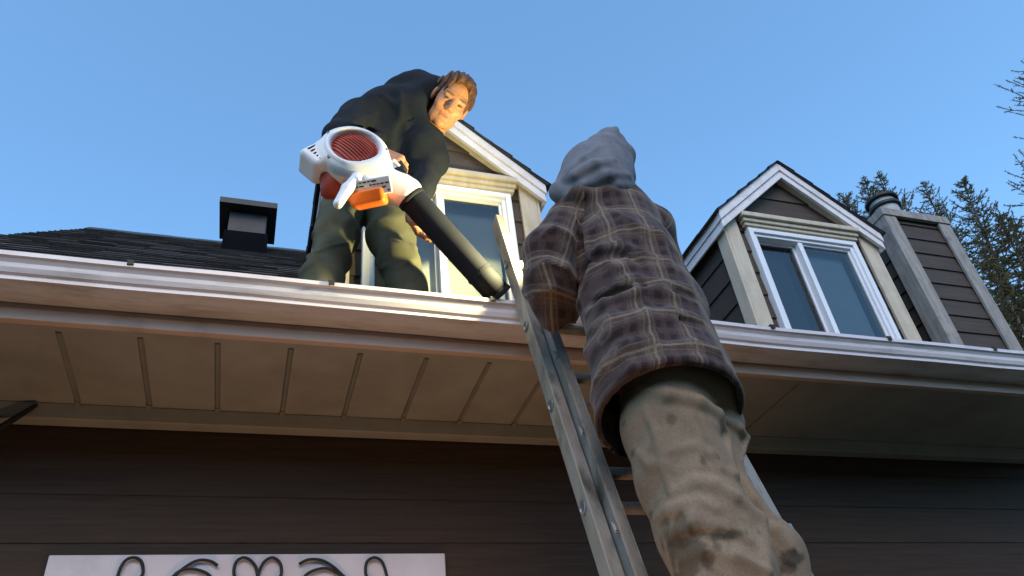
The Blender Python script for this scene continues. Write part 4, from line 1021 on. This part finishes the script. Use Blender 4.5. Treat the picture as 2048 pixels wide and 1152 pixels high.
# ------------------------------------------------------------------ leaf blower
def build_blower():
    A = lambda x, y, Y: at(x, y, Y)
    RC, DN, FW = CR[0], CR[1], CR[2]
    noz = A(1000, 592, 2.085); t0 = A(800, 372, 1.985)
    tdir = unit(noz - t0)
    fan = A(708, 306, 1.96)
    aax = unit(-FW * .73 + (RC * .40 - DN * .92) * .68)             # fan axis, towards the viewer and up
    root = tag(empty('leaf_blower', tuple(fan)), 'white and orange leaf blower with long black tube held over the gutter', 'leaf blower')
    e1 = unit(tdir - aax * (tdir @ aax)); e2 = np.cross(aax, e1); e2 = e2 if e2 @ DN > 0 else -e2      # e1 along the tube, e2 downwards in the picture
    F_ = np.stack([e1, e2, aax])
    L_ = lambda a, b, c: fan + e1 * a + e2 * b + aax * c
    outl = t0 + tdir * .0
    def housing(P):
        q = (P - fan.astype(f32)) @ F_.astype(f32).T
        rr = np.sqrt(q[..., 0] ** 2 + q[..., 1] ** 2)
        drum = smax(rr - .128, np.abs(q[..., 2] + .03) - .062, .035)                        # fan drum
        d = drum
        d = smin(d, s_cap(P, L_(.06, .01, -.035), outl + tdir * .035, .080, .060), .04)          # spiral outlet
        d = smin(d, s_box(P, A(634, 326, 2.0), F_, (.050, .050, .055), .02), .02)          # rear cover
        d = smin(d, s_box(P, A(668, 338, 2.02), F_, (.07, .055, .06), .025), .03)
        d = smin(d, s_box(P, A(728, 362, 1.99), F_, (.08, .035, .055), .012), .012)          # underside block
        d = smin(d, chain(P, [A(712, 358, 1.94), A(694, 378, 1.93), A(676, 408, 1.93)], [.020, .020, .017], .01), .012)  # foot
        ring = np.sqrt((rr - .098) ** 2 + (q[..., 2] - .032) ** 2) - .008
        d = smin(d, ring, .008)
        d = smax(d, -smax(rr - .086, -(q[..., 2] - .018), .004), .005)                          # recess of the intake
        return d
    V, Fc = nets(housing, *bounds([A(600, 340, 2.0), fan, outl, A(676, 412, 1.93), A(760, 395, 1.99), L_(0, -.14, 0), L_(-.14, 0, 0)], .09), .0052)
    link('housing', raw_mesh('housing', V, Fc), M_WHITEPLASTIC, root, smooth=True)
    m = MB()
    for k in range(5): m.obox(A(634, 326, 2.0) + aax * .0555 + e1 * (-.03 + .015 * k) + e2 * -.005, e1, e2, aax, .003, .026, .0012)
    m.build('cooling_slot', M_BLACKPLASTIC, root)
    for a_ in (.5, 1.7, 2.9, 4.2, 5.4):
        m = MB(); m._lathe(L_(.112 * math.cos(a_), .112 * math.sin(a_), .024), aax, [(.0065, 0), (.0065, .006), (.004, .0075), (.003, .005), (.0003, .005)], 14); m.build('screw', M_STEEL, root)
    # intake grille
    m = MB(); m._lathe(L_(0, 0, .012), aax, [(.084, 0), (.084, .004), (.06, .014), (.02, .019), (.002, .02)], 36); g_ = m.build('intake_grille', M_REDGRILLE, root, smooth=True)
    m = MB()
    for k in range(13):
        b_ = -.075 + .0125 * k; hw_ = math.sqrt(.082 ** 2 - b_ ** 2)
        m.tube([L_(a_, b_, .0175 + .017 * (1 - (a_ * a_ + b_ * b_) / .086 ** 2)) for a_ in np.linspace(-hw_, hw_, 12)], .0032, 6)
    m.tube([L_(.082 * math.cos(a), .082 * math.sin(a), .0185) for a in np.linspace(0, 2 * math.pi, 40)], .004, 6, cap=False)
    m.build('grille_bar', M_REDGRILLE, g_, smooth=True)
    # tube with a collar and a nozzle
    pts = [t0 - tdir * .05, t0, t0 + (noz - t0) * .35, t0 + (noz - t0) * .8, noz]
    m = MB(); m.tube(pts, [.052, .051, .050, .049, .048], 28); m.tube([t0 + tdir * .05, t0 + tdir * .075], [.0555, .055], 28)
    tb = m.build('tube', M_BLACKPLASTIC, root, bevel=0, smooth=False)
    me = tb.data; me.polygons.foreach_set('use_smooth', [len(p.vertices) == 4 for p in me.polygons])
    m = MB(); k = t0 + (noz - t0) * .80; m.tube([k - tdir * .006, k + tdir * .006], [.052, .052], 28); m.tube([noz - tdir * .012, noz + tdir * .002], [.051, .051], 28); m.build('nozzle_ring', M_BLACKPLASTIC, tb)
    m = MB()
    for s in (-1, 1): m.obox(t0 - tdir * .075 - e2 * .048 + e1 * 0 + aax * .012 * s, tdir, aax, e2, .016, .007, .006)
    m.build('collar_lug', M_WHITEPLASTIC, tb, bevel=.002)
    # fuel tank with pump bulb
    tc = A(733, 398, 1.985)
    def tank(P):
        d = s_box(P, tc, np.stack([unit(RC * .97 - DN * .2), unit(DN * .97 + RC * .2), FW]), (.070, .030, .05), .014)
        return smax(d, (P - A(700, 410, 1.97).astype(f32)) @ unit(-RC * .8 + DN * .55).astype(f32), .008)
    V, Fc = nets(tank, *bounds([tc], .12), .0048); link('fuel_tank', raw_mesh('fuel_tank', V, Fc), M_ORANGE, root, smooth=True)
    # label plate with printed lines
    lc = A(745, 374, 1.927); lx = unit(RC * .98 - DN * .17); ly = unit(DN * .97 + RC * .18 + FW * .12); ln = np.cross(lx, ly); ln = ln if ln @ FW < 0 else -ln
    m = MB(); m.obox(lc, lx, ly, ln, .066, .030, .004); lp = m.build('label_plate', M_WHITEPLASTIC, root, bevel=.003)
    m = MB()
    for r_ in range(4):
        x = -.055
        while x < .05:
            wd = random.uniform(.006, .018); 
            if random.random() < .78: m.obox(lc + lx * (x + wd / 2) + ly * (-.020 + r_ * .0125) + ln * .0046, lx, ly, ln, wd / 2, .0024, .0006)
            x += wd + .004
    m.build('printed_line', M_IRON, lp)
    # cylinder cover (red brown) behind the foot, and its muffler
    m = MB(); m._lathe(A(665, 372, 2.03), unit(DN + RC * .1), [(.02, -.05), (.042, -.045), (.045, .03), (.03, .045)], 20); m.build('engine_cover', M_REDGRILLE, root, smooth=True)
    # top handle, hand closes round it
    hd = [A(655, 290, 2.06), A(690, 268, 2.06), A(740, 285, 2.04), A(790, 315, 2.02), A(806, 342, 2.00)]
    m = MB(); m.tube(hd, [.018, .016, .0155, .0155, .018], 14); m.build('handle', M_BLACKPLASTIC, root, smooth=True)
build_blower()

# ------------------------------------------------------------------ larches beyond the house
def bark(name, c1, c2): return mat(name, c1, c2, 12, (4, 4, .6), .9, bump=.3)
M_BARK = bark('larch_bark', (.055, .042, .032), (.10, .08, .06))
M_NEEDLE = mat('larch_needles', (.075, .060, .022), (.15, .115, .042), 1.6, rough=.8)
def larch(px, py, Y, spread, depth, dens, seed, label, tufts=1.0, lean=0, top_cut=0):
    """top of the tree at a photo pixel on the plane y = Y; grows from the ground"""
    rd = random.Random(seed); top = at(px, py, Y); H = top[2]
    base = np.array([top[0] + lean, top[1], 0])
    base[0] = top[0] + lean
    root = tag(empty('larch_tree', tuple(base)), label, 'tree', 'larches behind the house')
    P_ = lambda h: base + (top - base) * (h / H) + np.array([.06 * math.sin(h * .9 + seed), .06 * math.cos(h * .7), 0])
    t = MB(); hs = np.linspace(0, H, 14); t.tube([P_(h) for h in hs], [max(.008, .16 * (1 - h / H) ** .9 + .008) for h in hs], 8)
    nd = MB(); nv_ = []; nf = []
    def spur(c, axis, n_, l0, l1):
        for _ in range(n_):
            d = np.array([rd.gauss(0, 1), rd.gauss(0, 1), rd.gauss(0, 1)]) + axis * 1.1; d = unit(d); q = unit(np.cross(d, (rd.random() + .1, rd.random(), rd.random()))); l_ = rd.uniform(l0, l1); wd = rd.uniform(.004, .008)
            nd.add([c - q * wd, c + q * wd, c + d * l_ + q * wd * .3, c + d * l_ - q * wd * .3], [(0, 1, 2, 3)])
    h = H - .12; az = rd.uniform(0, 6.28)
    for u in np.linspace(H - .9, H, 26): spur(P_(u), np.array([0, 0, 1.]), 3, .02, .05)
    while h > H - depth:
        f = H - h
        base_l = min(spread, .10 + f * (.33 if spread < 1.55 else .50))
        for k in range(3 if f < 1.2 else 4):
            if rd.random() > dens: continue
            az += 2.1 + rd.uniform(-.5, .5); L = base_l * rd.uniform(.6, 1.2); dh = np.array([math.cos(az), math.sin(az), 0]); sd2 = np.array([-dh[1], dh[0], 0])
            p = P_(h); pts = []; n_ = 7; rise = rd.uniform(.35, .6) - min(.45, f * .12); tip = rd.uniform(.15, .4); bend = rd.uniform(-.15, .15)
            for i in range(n_ + 1):
                u = i / n_; pts.append(p + dh * L * u + sd2 * L * bend * u * u + np.array([0, 0, L * (rise * u - .25 * u * (1 - u) + tip * u ** 3)]) + np.array([rd.uniform(-1, 1), rd.uniform(-1, 1), rd.uniform(-1, 1)]) * .012 * L)
            t.tube(pts, [max(.005, .013 * (1 - i / n_) * (L ** .5) + .006) for i in range(n_ + 1)], 4, cap=False)
            for i in range(n_):
                ax_ = unit(pts[i + 1] - pts[i]); seg = np.linalg.norm(pts[i + 1] - pts[i])
                for m_ in range(max(1, int(seg / .035 * tufts))): spur(pts[i] + (pts[i + 1] - pts[i]) * rd.random(), ax_, 2, .02, .055)
                if i >= 1 and rd.random() < .75:
                    for sg in (-1, 1):
                        if rd.random() < .3: continue
                        tl_ = L * rd.uniform(.14, .34) * (1.1 - i / n_) + .05; dv = unit(dh * rd.uniform(.3, .9) + sd2 * sg * rd.uniform(.6, 1) + np.array([0, 0, rd.uniform(-.1, .5)]))
                        q0 = pts[i]; q1 = q0 + dv * tl_ * .6; q2 = q0 + dv * tl_ + np.array([0, 0, tl_ * .18])
                        t.tube([q0, q1, q2], [.0075, .006, .004], 3, cap=False)
                        for m_ in range(max(2, int(tl_ / .03 * tufts))): spur(q0 + (q2 - q0) * rd.random(), dv, 2, .02, .05)
        h -= rd.uniform(.10, .19)
    t.build('trunk', M_BARK, root, fix=False)
    nd.build('crown', M_NEEDLE, root, fix=False)
larch(1722, 362, 9.0, 1.2, 6.0, 1.0, 3, 'bushy larch top, second from the left, peeping over the right slope of the unlit dormer', 2.2, -2.0)
larch(1690, 388, 8.6, 1.2, 5.0, 1.0, 21, 'leftmost larch top, just showing above the unlit dormer rake', 2.2, -2.0)
larch(1757, 350, 10.5, .9, 6.0, 1.0, 4, 'thin larch spire just left of the round chimney flue', 2.0, -2.0)
larch(1845, 366, 11.0, .9, 6.0, .95, 5, 'small sparse larch top just right of the chimney flue', 1.6, -2.0)
larch(1921, 362, 9.5, 1.25, 7.0, 1.0, 6, 'tall pointed larch rising behind the right edge of the chimney', 2.6, -2.4)
larch(2000, 430, 8.5, 1.6, 7.0, 1.0, 8, 'dense olive larch at the right picture edge beside the chimney', 3.6, -1.5)
larch(1985, 515, 8.0, 1.4, 7.0, 1.0, 15, 'low dense larch filling the corner between the chimney and the picture edge', 3.2, -1.5)
larch(2084, 62, 7.6, 1.9, 6.0, 1.0, 9, 'tallest larch, its dark branch tips reaching in from the right edge', 3.0, -4.0)
larch(2062, 300, 8.0, 1.8, 5.0, 1.0, 12, 'larch at the right edge, below the tallest one, with drooping branch tips', 3.0, -2.5)

# ------------------------------------------------------------------ lamps at work: the climber's torch and a warm lamp at the ladder foot
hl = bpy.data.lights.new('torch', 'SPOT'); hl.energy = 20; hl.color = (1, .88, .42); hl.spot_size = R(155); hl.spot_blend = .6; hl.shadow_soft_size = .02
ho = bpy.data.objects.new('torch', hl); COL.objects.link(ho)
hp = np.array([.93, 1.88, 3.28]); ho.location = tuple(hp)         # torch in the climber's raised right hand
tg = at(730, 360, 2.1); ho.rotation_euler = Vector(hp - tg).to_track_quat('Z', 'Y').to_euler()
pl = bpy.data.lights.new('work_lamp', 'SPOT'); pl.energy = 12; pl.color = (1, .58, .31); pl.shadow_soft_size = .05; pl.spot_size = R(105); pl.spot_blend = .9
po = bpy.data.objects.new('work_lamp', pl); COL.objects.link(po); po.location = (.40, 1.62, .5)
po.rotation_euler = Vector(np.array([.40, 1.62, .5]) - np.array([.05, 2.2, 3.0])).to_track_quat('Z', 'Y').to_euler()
